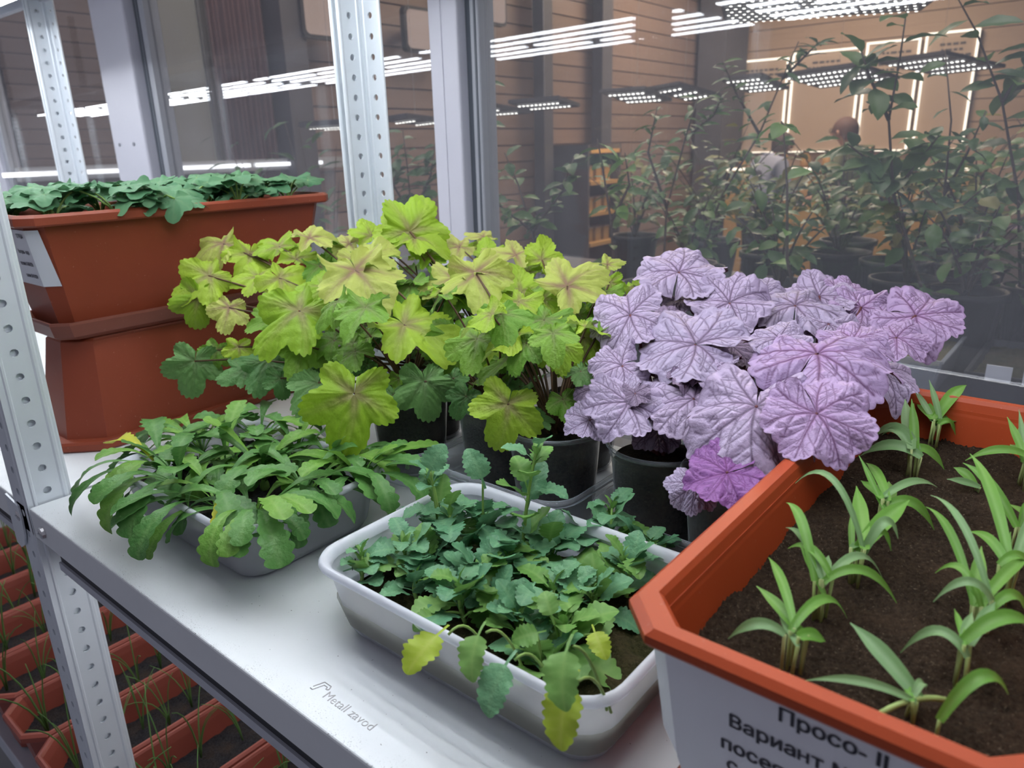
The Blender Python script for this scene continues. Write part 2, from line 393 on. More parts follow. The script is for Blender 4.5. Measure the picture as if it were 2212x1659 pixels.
# lit display boards on the back wall
for i, (x0, x1) in enumerate(((-2.80, -2.22), (-2.18, -1.50), (-1.46, -.98), (-.94, -.50))):
    t_ = thing('display_board', ['narrow lit display board nearest the broad dark post', 'wide lit display board above the person in the dark vest', 'lit display board behind the person in olive', 'rightmost lit display board on the tan wall'][i], 'display board', (x0, 8.17, .2), 'lit display boards')
    part('panel', MB().box(x0, x1, 8.15, 8.18, .2, 1.16+.03*i), M['board'], t_)
    e = .011
    top = 1.16+.03*i
    for a in ((x0, x0+e*1.6, .2, top), (x1-e*1.6, x1, .2, top), (x0, x1, top-e*1.6, top), (x0, x1, .2, .2+e)):
        part('edge_light', MB().box(a[0], a[1], 8.13, 8.15, a[2], a[3]), M['warmled'], t_)
    # rows of print, too small to read
    b = MB(); rr_ = random.Random(i)
    for k in range(4):
        w = (x1-x0)*rr_.uniform(.35, .7); cx = (x0+x1)/2; z = top-.12-.05*k
        xx = cx-w/2
        while xx < cx+w/2:
            l_ = rr_.uniform(.02, .06); b.box(xx, xx+l_, 8.146, 8.15, z, z+.02); xx += l_+.015
    pr = part('printed_lines', b, M['darkwood'], t_)
# counter with glowing edge
t_ = thing('counter', 'warm lit wooden counter with a glowing edge behind the two people', 'counter', (-1.9, 7.85, FZ))
part('front', MB().box(-2.6, -.3, 7.62, 8.1, FZ, .02), M['gold'], t_); part('worktop', MB().box(-2.62, -.28, 7.58, 8.12, .02, .06), M['gold'], t_)
part('edge_light', MB().box(-2.6, -.3, 7.57, 7.58, .035, .06), M['warmled'], t_)
rr_ = random.Random(5)
for k in range(7):
    x = -2.5+k*.22; t2 = thing('jar', 'small amber jar standing on the lit counter', 'jar', (x, 7.8, .06), 'amber jars on the counter')
    h = rr_.uniform(.09, .15)
    part('body', MB().lathe([(0, .06), (.045, .06), (.05, .08), (.05, .06+h*.7), (.03, .06+h*.85), (.03, .06+h)], 12, (x, 7.8)), M['gold'], t2, True)
    part('lid', MB().lathe([(.034, .055+h), (.034, .075+h), (0, .075+h)], 12, (x, 7.8)), M['black'], t2)
# golden lit shelf unit between the thin posts
t_ = thing('shelf_unit', 'golden lit open shelf unit standing against the plank wall behind shrubs', 'shelf', (-2.75, 5.2, FZ))
for k in range(6):
    part('shelf_board', MB().box(-2.95, -2.6, 4.98, 5.44, -.98+k*.25, -.95+k*.25), M['gold'], t_)
for y in (4.96, 5.44): part('side_panel', MB().box(-2.95, -2.6, y-.02, y, FZ, .34), M['darkwood'], t_)
lamp('shelf_light_source', (-2.5, 5.2, .5), .3, 5, (1, .7, .32), (0, math.radians(-20), 0))
for k in range(9):
    z = -.95+.25*(k % 3 + 2); y = 5.06+.13*(k//3)
    t2 = thing('box', 'small golden carton on the lit shelf unit', 'carton', (-2.7, y, z), 'cartons on the shelf unit')
    part('carton_body', MB().box(-2.76, -2.66, y-.04, y+.04, z, z+.11), M['gold'], t2); part('carton_flap', MB().box(-2.765, -2.655, y-.045, y+.045, z+.11, z+.12), M['woodwarm'], t2)

# reflected LED dot lamps, built as panels hanging in the far room
def hanging(p0, p1, d, dpth, r, rows, cols, tilt, label):
    """reflected dotted lamp, built as a panel whose near edge runs through image points p0 and p1 at depth d"""
    A, B = at(*p0, d), at(*p1, d*(.92 if p1[0]-p0[0] > 100 else .97))
    ux = nrm(B-A); L = np.linalg.norm(B-A); uy = A3(-ux[1], ux[0], 0)
    if uy[1] < 0: uy = -uy
    uy = nrm(nrm(uy)+A3(0, 0, -tilt)); uz = nrm(np.cross(ux, uy)); uz = uz if uz[2] > 0 else -uz
    t_ = thing('lamp_reflection', label, 'lamp', (A+B)/2, 'dotted lamp reflections built beyond the glass')
    def q(a, c, h): return A+ux*a+uy*c+uz*h
    b = MB(); m_ = .02*d/4; vs = [q(-m_, -m_, .008), q(L+m_, -m_, .008), q(L+m_, dpth+m_, .008), q(-m_, dpth+m_, .008)]
    vs += [v+uz*.02 for v in vs]
    b.add(vs, [(0, 3, 2, 1), (4, 5, 6, 7), (0, 1, 5, 4), (1, 2, 6, 5), (2, 3, 7, 6), (3, 0, 4, 7)]); part('housing', b, M['darkwood'], t_)
    b = MB()
    for i in range(rows):
        for j in range(cols):
            c = q(L*(j+.3+.5*(i % 2))/(cols+.2), dpth*(i+.5)/rows, .002)
            b.add([c+(ux*math.cos(k*1.0472)+uy*math.sin(k*1.0472))*r for k in range(6)], [tuple(range(6))])
    o = part('led_dots', b, M['ledfar'], t_); o['kind'] = 'stuff'
    c = q(L*.5, dpth*.5, .02); part('suspension_wire', MB().tube([c, (c[0], c[1], 2.45)], .0008, 4), M['alu'], t_)
hanging((1562, 6), (2060, -30), 1.9, .42, .0046, 8, 24, .0, 'large dotted LED lamp reflection at the top edge on the right')
hanging((1562, 176), (1640, 168), 5, .5, .0105, 4, 7, .12, 'dotted LED lamp reflection just right of the broad dark post')
hanging((1690, 168), (1850, 146), 5, .5, .0105, 4, 14, .12, 'dotted LED lamp reflection crossing the second display board')
hanging((1905, 140), (2038, 122), 4.6, .5, .0095, 4, 12, .12, 'rightmost small dotted LED lamp reflection among shrub leaves')
hanging((1305, 204), (1388, 198), 4.6, .4, .0105, 3, 8, .12, 'dotted LED lamp reflection left of the broad dark post')
hanging((1408, 198), (1464, 188), 4.8, .45, .0105, 3, 5, .12, 'small dotted LED lamp reflection touching the broad dark post')
hanging((1108, 228), (1202, 220), 4.0, .25, .0085, 2, 10, .10, 'dotted LED lamp reflection right of the white mullion')
hanging((1012, 240), (1064, 236), 3.8, .25, .0085, 2, 6, .10, 'dotted LED lamp reflection beside the mullion gasket')
hanging((835, 266), (880, 260), 3.4, .22, .0075, 2, 6, .08, 'dotted LED lamp reflection between rack post and mullion')
hanging((655, 279), (738, 274), 3.0, .16, .0065, 2, 11, .05, 'dotted LED lamp reflection left of the perforated white rack post')
# reflection of a light strip, built as a glowing strip beyond the glass
t_ = thing('strip_reflection', 'long low glowing white strip reflection above the seedling planter', 'lamp', (-2.9, 1.9, .26))
for (a, c) in ((10, 150), (180, 345), (362, 545), (560, 700)):
    P0, P1 = onx(a, 385+(a/700)*-6, -2.88), onx(c, 385+(c/700)*-6, -2.88)
    part('lit_section', MB().box(-2.90, -2.88, P0[1], P1[1], .272, .290), emit('low_strip_glow', (1, .99, 1), 2.6), t_)
part('rail', MB().box(-2.95, -2.90, .99, 2.75, .25, .31), M['alu'], t_)

# ------------------------------------------------------------------ window wall (turned two and a half degrees)
TH = math.radians(2.5); G0 = A3(0, .86, 0); GX = A3(math.cos(TH), -math.sin(TH), 0); GN = A3(math.sin(TH), math.cos(TH), 0)
def ong(px, py, off=0):
    v = ray(px, py); k = ((G0-CAM)@GN+off)/(v@GN); P = CAM+v*k; return (P-G0)@GX
WM = Matrix(((GX[0], GN[0], 0, G0[0]), (GX[1], GN[1], 0, G0[1]), (0, 0, 1, 0), (0, 0, 0, 1)))
WZ0, WZ1 = -.62, 1.75
def wbox(name, parent, mat, x0, x1, y0, y1, z0=WZ0, z1=WZ1, bv=0):
    o = link(name, MB().box(x0, x1, y0, y1, z0, z1).mesh(name, [mat]), parent); o.matrix_basis = WM if parent is None else Matrix.Identity(4)
    if bv: bevel(o, bv)
    return o
r0, r1, r2 = ong(960, 250), ong(1020, 250), ong(1036, 250)          # right mullion
l0, l1, l2 = ong(245, 195), ong(322, 195), ong(347, 195)            # left mullion
e0 = ong(14, 300)
win = bpy.data.objects.new('window_1', None); COL.objects.link(win); win.matrix_basis = WM
struct(win, 'large window wall with white mullions behind the racks', 'window')
wbox('mullion', win, M['pvc'], r0, r1, -.03, .03, bv=.004); wbox('mullion_rib', win, M['pvc'], r0+.42*(r1-r0), r0+.47*(r1-r0), -.0315, -.02)
wbox('gasket', win, M['gasket'], r1, r1+.014, -.008, .03); wbox('glazing_bead', win, M['bead'], r1+.014, r2+.016, -.012, .03, bv=.003); wbox('gasket', win, M['gasket'], r2+.006, r2+.010, -.0135, -.01)
wbox('mullion', win, M['pvc'], l0, l0+.70*(l1-l0), -.03, .03, bv=.004); wbox('mullion', win, M['pvc'], l0+.71*(l1-l0), l1, -.038, .03, bv=.006)
wbox('gasket', win, M['gasket'], l1, l1+.03, -.006, .03); wbox('glazing_bead', win, M['bead'], l1+.03, l2, -.012, .03); wbox('gasket', win, M['gasket'], l1+.036, l1+.044, -.014, -.01)
for zz in (.300, ):
    for fx in (.2, .62):
        o = link('screw_cap', MB().lathe([(0, 0), (.005, 0), (.006, .002)], 10).mesh('screw_cap', [M['bead']]), win); o.rotation_euler = (math.pi/2, 0, 0); o.location = (l0+fx*(l1-l0), -.031, zz+.08)
wbox('mullion', win, M['pvc'], e0-.25, e0-.05, -.03, .03, bv=.004); wbox('glazing_bead', win, M['bead'], e0-.05, e0, -.012, .03)
for a, c in ((r2+.012, 2.6), (l2, r0), (e0, l0), (-6.0, e0-.25)):
    wbox('glass_pane', win, M['glass'], a, c, .004, .010)
wbox('bottom_rail', win, M['pvc'], -6, 2.6, -.03, .03, WZ0-.07, WZ0); wbox('top_rail', win, M['pvc'], -6, 2.6, -.03, .03, WZ1, WZ1+.07)
w2 = wbox('wall_front', None, M['wallin'], -6, 3.4, -.03, .05, FZ, WZ0-.07); struct(w2, 'low wall under the window behind the racks', 'wall')
w2 = wbox('wall_top', None, M['wallin'], -6, 3.4, -.03, .05, WZ1+.07, 2.45); struct(w2, 'wall strip above the window', 'wall')

# ------------------------------------------------------------------ metal racks
PW = .040; HP = .025; D = .5; LIP = .034
Z0H = .0126
def post_mesh(z0, z1, sx, sy, name):
    """angle post: corner at origin, flanges along sx*X and sy*Y, with punched holes"""
    th = .0022; b = MB()
    def flange(ax):
        # strips: solid borders plus a hole column; holes are octagons cut into square cells
        n = int((z1-z0)/HP)
        zs = [Z0H+HP*k for k in range(int(math.floor((z0-Z0H)/HP))+1, int(math.ceil((z1-Z0H)/HP)))]
        hc = .021; hr = .0041; hw = HP/2
        def P(u, w, z):   # u along flange, w thickness
            return (sx*u, sy*w, z) if ax == 'x' else (sx*w, sy*u, z)
        for w in (0, th):
            for u0, u1 in ((0, hc-hw), (hc+hw, PW)):
                if u1 > u0: b.add([P(u0, w, z0), P(u1, w, z0), P(u1, w, z1), P(u0, w, z1)], [(0, 1, 2, 3)])
            zz = zs[0]-HP/2; b.add([P(hc-hw, w, z0), P(hc+hw, w, z0), P(hc+hw, w, zz), P(hc-hw, w, zz)], [(0, 1, 2, 3)])
            zz = zs[-1]+HP/2; b.add([P(hc-hw, w, zz), P(hc+hw, w, zz), P(hc+hw, w, z1), P(hc-hw, w, z1)], [(0, 1, 2, 3)])
            for z in zs:
                ou = []; inn = []
                for k in range(12):
                    a = 2*math.pi*k/12+math.pi/12*0
                    c_, s_ = math.cos(a), math.sin(a); m = max(abs(c_), abs(s_)); ou.append(P(hc+hw*c_/m, w, z+hw*s_/m)); inn.append(P(hc+hr*c_, w, z+hr*s_))
                b.add(ou+inn, [(k, (k+1) % 12, 12+(k+1) % 12, 12+k) for k in range(12)])
                # corners of the square cell
                for q in (0, 1, 2, 3):
                    a = math.pi/4+q*math.pi/2; sgx = 1 if math.cos(a) > 0 else -1; sgz = 1 if math.sin(a) > 0 else -1
                    a1, a2 = (q*3+1), (q*3+2)
                    b.add([P(hc+hw*sgx, w, z+hw*sgz), ou[a1], ou[a2]], [(0, 1, 2)])
        for z in zs:
            r = [[P(hc+hr*math.cos(2*math.pi*k/12), w, z+hr*math.sin(2*math.pi*k/12)) for k in range(12)] for w in (0, th)]
            b.loops(r)
        b.add([P(PW, 0, z0), P(PW, th, z0), P(PW, th, z1), P(PW, 0, z1)], [(0, 1, 2, 3)])
        # stiffening ribs
        for u, wd in ((.0075, .0022), (PW-.003, .003)):
            b.loops([[P(u-wd, th, z), P(u-wd*.4, th+.0012, z), P(u+wd*.4, th+.0012, z), P(u+wd, th, z)] for z in (z0, z1)], close=False)
            b.loops([[P(u-wd, 0, z), P(u-wd*.4, -.0012, z), P(u+wd*.4, -.0012, z), P(u+wd, 0, z)] for z in (z0, z1)], close=False)
    flange('x'); flange('y')
    return b.mesh(name, [M['post']])
def shelf_mesh(w, name, mat):
    b = MB(); pr = [(.014, -LIP+.003), (.014, -LIP), (.0012, -LIP), (0, -LIP+.0012), (0, -.0022), (.0004, -.0008), (.0011, -.0002), (.0024, 0)]
    pr = pr+[(D-y, z) for y, z in pr[::-1]]
    b.loops([[(x, y, z) for y, z in pr] for x in (.003, w-.003)], close=False)
    b.box(.003, .0044, .002, D-.002, -LIP+.001, -.0008); b.box(w-.0044, w-.003, .002, D-.002, -LIP+.001, -.0008)
    return b.mesh(name, [mat])
UZ = .690; LZ = -.585
pm = {}
for key, sx, sy in (('fl', -1, 1), ('fr', -1, 1), ('bl', 1, -1), ('br', -1, -1)):
    if (sx, sy) not in pm: pm[(sx, sy)] = post_mesh(FZ+.004, 1.25, sx, sy, 'post_profile')
sm_mid = shelf_mesh(1.0, 'shelf_panel', M['shelf']); sm_oth = shelf_mesh(1.0, 'shelf_panel_grey', M['shelf_plain'])
boltm = MB().lathe([(0, .004), (.0035, .004), (.006, .003), (.0065, 0)], 10).add([(-.004, .0006, .0046), (.004, .0006, .0046), (.004, -.0006, .0046), (-.004, -.0006, .0046)], [(0, 1, 2, 3)]).mesh('bolt_head', [M['bolt']])
gus = MB()
gus.loops([[(x, y, z) for x, z in ((0, -.055), (.012, -.058), (.026, -.050), (.034, -.036), (.038, -.016), (.036, 0), (.0, .004))] for y in (-.003, -.001)], cap0=True, cap1=True)
gusm = gus.mesh('corner_gusset', [M['post']])
railm = MB().box(.05, .95, .0045, .020, -.047, -LIP-.0005, 1).box(.05, .95, .002, .022, -.056, -.047, 0).mesh('under_rail', [M['shelf_plain'], M['black']])  # black upper box stands in for the shaded gap below the lip
def rack(x0, label, first):
    t_ = thing('metal_rack', label, 'rack', (x0, 0, FZ), 'row of metal racks')
    for (dx, dy, k) in ((0, 0, (-1, 1)), (0, D, (1, -1)), (1.0, D, (-1, -1))) + ((1.0, 0, (-1, 1)),):
        o = link('post', pm[k], t_); o.location = (dx, dy, -FZ)
        if dx == 1.0: o.location = (dx-(.0045 if dy == 0 else .012), dy+(.0045 if dy == 0 else 0), -FZ+.0118)
        f = link('foot', MB().box(-.025, .025, -.025, .025, 0, .004).mesh('foot', [M['black']]), o); f.location = (0, 0, FZ)
    for z, me in ((0, sm_mid), (UZ, sm_oth), (LZ, sm_oth)):
        s = link('shelf', me, t_); s.location = (0, 0, z-FZ)
        for (bx, bz) in ((.032, -.018), (.968, -.018)):
            bo = link('bolt', boltm, s); bo.location = (bx, -.0002, bz); bo.rotation_euler = (math.pi/2, 0, 0)
        if z == 0:
            g = link('corner_gusset', gusm, s); g.location = (.94, 0, -.004)
            link('under_rail', railm, s)
    return t_
rackB = rack(0, 'nearest white metal rack with pots and trays on its shelf', True)
rackA = rack(-1.0, 'next metal rack to the left, carrying two stacked red planters', False)
rackC = rack(-2.0, 'farther metal rack at the left edge, only its upper shelf in view', False)
for i, xx in enumerate((-3.0, -4.0, -5.0)):
    c_ = copy_tree(rackC); c_.location.x = xx; c_['label'] = ['fourth rack of the row, seen only as a reflection', 'fifth rack of the row, seen only as a reflection', 'sixth rack of the row, seen only as a reflection'][i]
shelfB = [c for c in rackB.children if c.name.startswith('shelf')][0]

# LED grow bars under the upper shelves
def ledbar_mesh():
    b = MB(); b.box(0, .94, -.013, .013, .004, .022); return b.mesh('bar_housing', [M['alu']])
hb = ledbar_mesh()
rl = random.Random(3)
strips = []
for v in range(4):
    b = MB(); x = .01+rl.uniform(0, .05)
    while x < .92:
        L_ = rl.choice((.09, .16, .22, .30)); e = min(.935, x+L_); b.box(x, e, -.0055, .0055, 0, .004); x = e+rl.choice((.006, .012, .04))
    strips.append(b.mesh('glowing_strip', [M['led']]))
M['ledlow'] = emit('dim_led_strip_glow', (.95, .97, 1), 15)
lowstrip = MB().box(.02, .92, -.0055, .0055, 0, .004).mesh('dim_glowing_strip', [M['ledlow']])
hang = MB().box(-.004, .004, -.002, .002, .02, .044).box(.90, .908, -.002, .002, .02, .044).mesh('bar_clip', [M['alu']])
nth = ['first', 'second', 'third', 'fourth', 'fifth']
LEDY = (.03, .11, .19, .27, .35); LEDZ = .612
for ri, x0 in enumerate((0, -1, -2, -3, -4, -5)):
    for k, y in enumerate(LEDY):
        rn = ['nearest rack', 'second rack', 'third rack', 'fourth rack', 'fifth rack', 'sixth rack'][ri]
        t_ = thing('led_grow_bar', f'LED grow bar under the top shelf of the {rn}, {nth[k]} from front', 'lamp', (x0+.03, y, LEDZ), 'LED grow bars under the upper shelves')
        h = link('housing', hb, t_); s = link('glowing_strip', strips[(k+ri*3) % 4], t_); c_ = link('mounting_clip', hang, t_)
for ri, x0 in enumerate((0, -1)):
    for k, y in enumerate((.05, .20, .36)):
        t_ = thing('led_grow_bar', 'dim LED bar hidden under the middle shelf, ' + (('nearest rack', 'second rack')[ri]) + (', front', ', middle', ', rear')[k], 'lamp', (x0+.03, y, -.078), 'LED bars under the middle shelves')
        link('housing', hb, t_); link('glowing_strip', lowstrip, t_); link('mounting_clip', hang, t_)
# ------------------------------------------------------------------ leaf meshes
def leaf_attr(me, name, arr):
    a = me.attributes.new(name, 'FLOAT', 'POINT'); a.data.foreach_set('value', np.asarray(arr, dtype=np.float32))
def grid_mesh(name, P, smooth=True, attrs=None):
    nu, nv = P.shape[:2]
    me = bpy.data.meshes.new(name)
    idx = np.arange(nu*nv).reshape(nu, nv)
    f = np.stack([idx[:-1, :-1], idx[:-1, 1:], idx[1:, 1:], idx[1:, :-1]], -1).reshape(-1, 4)
    me.vertices.add(nu*nv); me.vertices.foreach_set('co', P.reshape(-1).astype(np.float32))
    me.loops.add(f.size); me.loops.foreach_set('vertex_index', f.reshape(-1).astype(np.int32))
    me.polygons.add(len(f)); me.polygons.foreach_set('loop_start', np.arange(0, f.size, 4, dtype=np.int32))
    me.polygons.foreach_set('loop_total', np.full(len(f), 4, dtype=np.int32))
    me.update(calc_edges=True)
    if smooth: me.polygons.foreach_set('use_smooth', [True]*len(f))
    for k, v in (attrs or {}).items(): leaf_attr(me, k, v)
    return me
def segdist(P, S):
    a = S[:, :2][None]; b_ = S[:, 2:4][None]; p = P[:, None]
    ab = b_-a; t_ = np.clip(((p-a)*ab).sum(-1)/((ab**2).sum(-1)+1e-12), 0, 1)
    return np.linalg.norm(p-(a+ab*t_[..., None]), axis=-1)
def heuchera(seed, kind, NR=30, NTH=150):
    """palmate leaf; petiole joins at the origin, tip along +Y, unit radius"""
    rg = np.random.RandomState(seed); dg = math.radians
    if kind == 'green':
        lob = [(0, 1.06), (62, .82), (-62, .82), (124, .60), (-124, .60)]; wd = 48; fl = .46; pw = .72; cr = (44, .06)
    elif kind == 'purple':
        lob = [(0, 1.0), (50, .97), (-50, .97), (98, .92), (-98, .92), (145, .84), (-145, .84)]; wd = 40; fl = .86; pw = .55; cr = (36, .045)
    else:
        lob = [(0, 1.0), (60, .78), (-60, .78), (120, .66), (-120, .66)]; wd = 55; fl = .62; pw = .8; cr = (26, .03)
    lob = [(dg(a+rg.uniform(-5, 5)), L*rg.uniform(.92, 1.08)) for a, L in lob]
    th = np.linspace(-math.pi*.985, math.pi*.985, NTH)
    acc = np.zeros_like(th); 
    for a, L in lob:
        q = np.clip(np.abs(th-a)/dg(wd), 0, 1); acc += (L*np.cos(q*math.pi/2)**pw)**10
    base = fl*(1-(.45 if kind != 'purple' else .30)*np.clip((np.abs(th)-dg(140))/dg(38), 0, 1))
    R = (acc+base**10)**.1
    R *= 1+cr[1]*(np.abs(np.sin(cr[0]/2*th+rg.uniform(0, 3)))-.6)*(1+.3*np.sin(5*th+1))
    s = np.linspace(.012, 1, NR)**.85
    X = s[:, None]*(R*np.sin(th))[None]; Y = s[:, None]*(R*np.cos(th))[None]
    P2 = np.stack([X, Y], -1).reshape(-1, 2)
    main = []; sec = []; ter = []
    for a, L in lob:
        d_ = np.array([math.sin(a), math.cos(a)]); bend = rg.uniform(-.22, .22); nn = np.array([d_[1], -d_[0]])
        pts = [d_*L*.95*f+nn*bend*f*(1-f)*1.2 for f in np.linspace(0, 1, 7)]
        for i in range(6): main.append((*pts[i], *pts[i+1]))
        for f in ((.24, .44, .63, .80) if kind != 'purple' else (.17, .38, .60, .80)):
            for sg in (-1, 1):
                f2 = f+rg.uniform(-.07, .07); p0 = d_*L*.95*f2+nn*bend*f2*(1-f2)*1.2
                an = dg((46 if kind != 'purple' else 38)+rg.uniform(-12, 10))*sg; cs = lambda v, q: np.array([v[0]*math.cos(q)+v[1]*math.sin(q), -v[0]*math.sin(q)+v[1]*math.cos(q)])
                ln = L*((.46 if kind != 'purple' else .62)*(1-f2)+.13)*rg.uniform(.85, 1.15); cur = p0; dd = cs(d_, an); chain = [cur]
                for q in range(4):
                    dd = cs(dd, (-sg*dg(11) if kind != 'purple' else sg*dg(3))+rg.uniform(-.2, .2)); cur = cur+dd*ln/4; chain.append(cur)
                for q in range(4): sec.append((*chain[q], *chain[q+1]))
                if kind == 'purple':
                    for q, sg2 in ((1, sg), (2, -sg), (3, sg)):
                        if rg.rand() < .55:
                            d3 = cs(dd, dg(50+rg.uniform(-15, 15))*sg2); m_ = chain[q]+d3*ln*rg.uniform(.14, .22); e_ = m_+cs(d3, -sg2*.5)*ln*rg.uniform(.10, .2); ter += [(*chain[q], *m_), (*m_, *e_)]
    main = np.array(main); sec = np.array(sec)
    dm = segdist(P2, main).min(1); ds = segdist(P2, sec).min(1); r = np.linalg.norm(P2, axis=1)
    wm = .020*(1-.55*np.clip(r, 0, 1))+.006
    vein = np.maximum(np.exp(-(dm/wm)**2), .8*np.exp(-(ds/(.0125 if kind == 'purple' else .010))**2))
    if kind == 'purple':
        dt = segdist(P2, np.array(ter)).min(1); vein = np.maximum(vein, .60*np.exp(-(dt/.0085)**2))
        vein = np.maximum(vein, np.repeat(np.clip((s-.965)/.035, 0, 1), NTH)*.45)
    stain = np.exp(-(dm/.075)**2)*np.exp(-(r/.42)**2)
    if kind == 'purple': stain = np.exp(-(dm/.07)**2)*np.exp(-(r/.5)**2)*.4
    # relief
    TT = np.tile(th, NR); SS = np.repeat(s, NTH)
    z = (.034 if kind == 'purple' else .026)*(1-np.exp(-(np.minimum(dm, ds)/.055)**2))
    ph = rg.uniform(0, 6.28, 6)
    am = {'green': .095, 'purple': .135, 'cuke': .06}[kind]
    z += am*SS**2.0*(np.sin(5*TT+ph[0])+.8*np.sin(3*TT+ph[1])+.5*np.sin(8*TT+ph[2])*SS+.30*np.sin(15*TT+ph[3])*SS**2)*rg.uniform(.7, 1.25)
    z += .008*np.sin(P2[:, 0]*23+ph[4])*np.sin(P2[:, 1]*21+ph[5])
    cup = rg.uniform(.0, .20) if kind != 'green' else rg.uniform(-.02, .24)
    z += .16*r*np.exp(-r*1.4) - cup*r**2*1.2
    if kind == 'purple': z -= .10*np.clip(SS-.82, 0, 1)**1.2*4*np.clip(np.sin(3*TT+ph[4]), 0, 1)
    x, y = P2[:, 0].copy(), P2[:, 1].copy()
    # curl along length and across
    k = rg.uniform(.15, .9) if kind != 'cuke' else rg.uniform(.0, .5); yy = np.where(y > 0, y, y*.3)
    ang = k*yy; y2 = np.where(np.abs(k) > 1e-3, np.sin(ang)/max(k, 1e-3), y); y2 = np.where(y > 0, y2, y)
    z2 = z*np.cos(ang)-(1-np.cos(ang))/max(k, 1e-3)*np.sign(1)
    kx = rg.uniform(-.1, .5); z2 -= kx*x*x*.6
    P = np.stack([x, y2+z*0, z2], -1).reshape(NR, NTH, 3)
    return grid_mesh(f'{kind}_leaf_{seed}', P, True, {'vein': vein, 'stain': stain})
GREEN = [heuchera(100+i, 'green', 30, 264) for i in range(10)]
PURPLE = [heuchera(200+i, 'purple', 84, 300) for i in range(10)]
CUKE = [heuchera(300+i, 'cuke', 12, 56) for i in range(6)]

def blade_mesh(name, seed, L, wprof, e0, e1, teeth=0, tooth=0, fold=.25, NU=26, NV=9, ripple=0, petw=.0012, twist=0, side=0):
    """leaf with its stalk, base at origin, growing along +Y; elevation angle runs from e0 to e1; wprof(u) half width (m)"""
    rg = np.random.RandomState(seed); u = np.linspace(0, 1, NU); v = np.linspace(-1, 1, NV)
    el = np.radians(e0+(e1-e0)*u**1.3); ds = L/(NU-1)
    cy = np.concatenate([[0], np.cumsum(np.cos(el[:-1])*ds)]); cz = np.concatenate([[0], np.cumsum(np.sin(el[:-1])*ds)])
    cx = side*u*u*L
    hw = np.array([max(petw, wprof(a)) for a in u]); hw = hw*(1+tooth*(np.abs(np.sin(teeth*math.pi*u))-.5)*np.clip(hw/petw-2, 0, 6)/6); hw[-1] = petw*.5
    P = np.zeros((NU, NV, 3)); ph = rg.uniform(0, 6)
    for j, vv in enumerate(v):
        off = vv*hw; lift = np.abs(vv)**1.2*hw*fold + ripple*hw*vv*vv*np.sin(u*17+ph+(vv > 0)*1.7)
        tw = twist*u
        P[:, j, 0] = cx+off*np.cos(tw); P[:, j, 1] = cy-np.sin(el)*lift; P[:, j, 2] = cz+np.cos(el)*lift+off*np.sin(tw)
    V = np.tile(v, NU); U = np.repeat(u, NV); HW = np.repeat(hw, NV)
    vein = np.maximum(np.exp(-(V/.16)**2), .5*np.exp(-(((U*26-np.abs(V)*2.2) % 3-1.5)/.5)**2)*np.clip(HW/petw-2.5, 0, 1))
    return grid_mesh(name, P, True, {'vein': vein})
def spat(L, w):
    def f(u):
        if u < .34: return .0011+.0008*u
        t_ = (u-.34)/.66; return .0014+w*(t_**1.15)*math.sqrt(max(0, 1-t_**5))*1.12
    return f
def ovate(w, pet=.3):
    def f(u):
        if u < pet: return .0009
        t_ = (u-pet)/(1-pet); return w*math.sin(math.pi*t_**.72)**.55
    return f
def lance(w):
    return lambda u: w*(math.sin(math.pi*min(1, u*.9+.1))**.8)*(1-.25*u)
DAISY = []
for i, (e0, e1, L) in enumerate(((70, -30, .085), (62, -60, .09), (50, -75, .095), (78, 20, .08), (45, -40, .09), (66, -10, .075), (35, -85, .10), (58, -95, .09))):
    DAISY.append(blade_mesh(f'daisy_leaf_{i}', 400+i, L, spat(L, .0105+.0014*(i % 3)), e0, e1, 11, .30, .22, 68, 7, .08, .0011, 0, (-.12, .1, 0, .15, -.05, .08, .1, -.1)[i]))
PANSY = []
for i, (e0, e1, L) in enumerate(((45, -10, .036), (60, 10, .034), (30, -35, .038), (70, 35, .036), (20, -50, .036), (50, -25, .03))):
    PANSY.append(blade_mesh(f'pansy_leaf_{i}', 500+i, L, ovate(.0096+.0007*(i % 3), .28), e0, e1, 10, .22, .18, 56, 9, .10, .0008, 0, (-.1, .1, .05)[i % 3]))
PANSYBUD = [blade_mesh(f'pansy_small_leaf_{i}', 520+i, .014, ovate(.0026, .1), 75-10*i, 35-10*i, 4, .2, .3, 14, 5, .1, .0006) for i in range(3)]
SHRUB = [blade_mesh(f'shrub_leaf_{i}', 600+i, 1.0, (lambda u: .235*math.sin(math.pi*max(0, (u-.06)/.94)**.85)**.8 if u > .06 else .015), 15-12*i, -15-14*i, 0, 0, .22, 12, 5, .06, .012, 0, (-.08, .06, 0)[i]) for i in range(3)]
SHRUBN = [blade_mesh(f'narrow_shrub_leaf_{i}', 620+i, 1.0, (lambda u: .13*math.sin(math.pi*max(0, (u-.05)/.95)**.85)**.8 if u > .05 else .012), 20-12*i, -10-16*i, 0, 0, .22, 10, 5, .05, .01) for i in range(2)]

def leafobj(me, P, n, t, s, parent, mat, name='leaf'):
    return link(name, me, parent, frame(P, n, t, s), mat)
def imgdir(a):
    a = math.radians(a); return CR*math.cos(a)+CU*math.sin(a)
def face_leaf(me, P, ang, f, s, parent, mat, rnd):
    """leaf whose tip points at image angle ang; f 0 = lies level, 1 = faces the viewer"""
    toc = nrm(CAM-P); up = A3(0, 0, 1)
    n = nrm(up*(1-f)+toc*f+A3(rnd.uniform(-.12, .12), rnd.uniform(-.12, .12), 0)); e = imgdir(ang); d_ = -toc
    t_ = e-d_*((e@n)/(d_@n)); t_ = nrm(t_)
    return leafobj(me, P, n, t_, s, parent, mat)

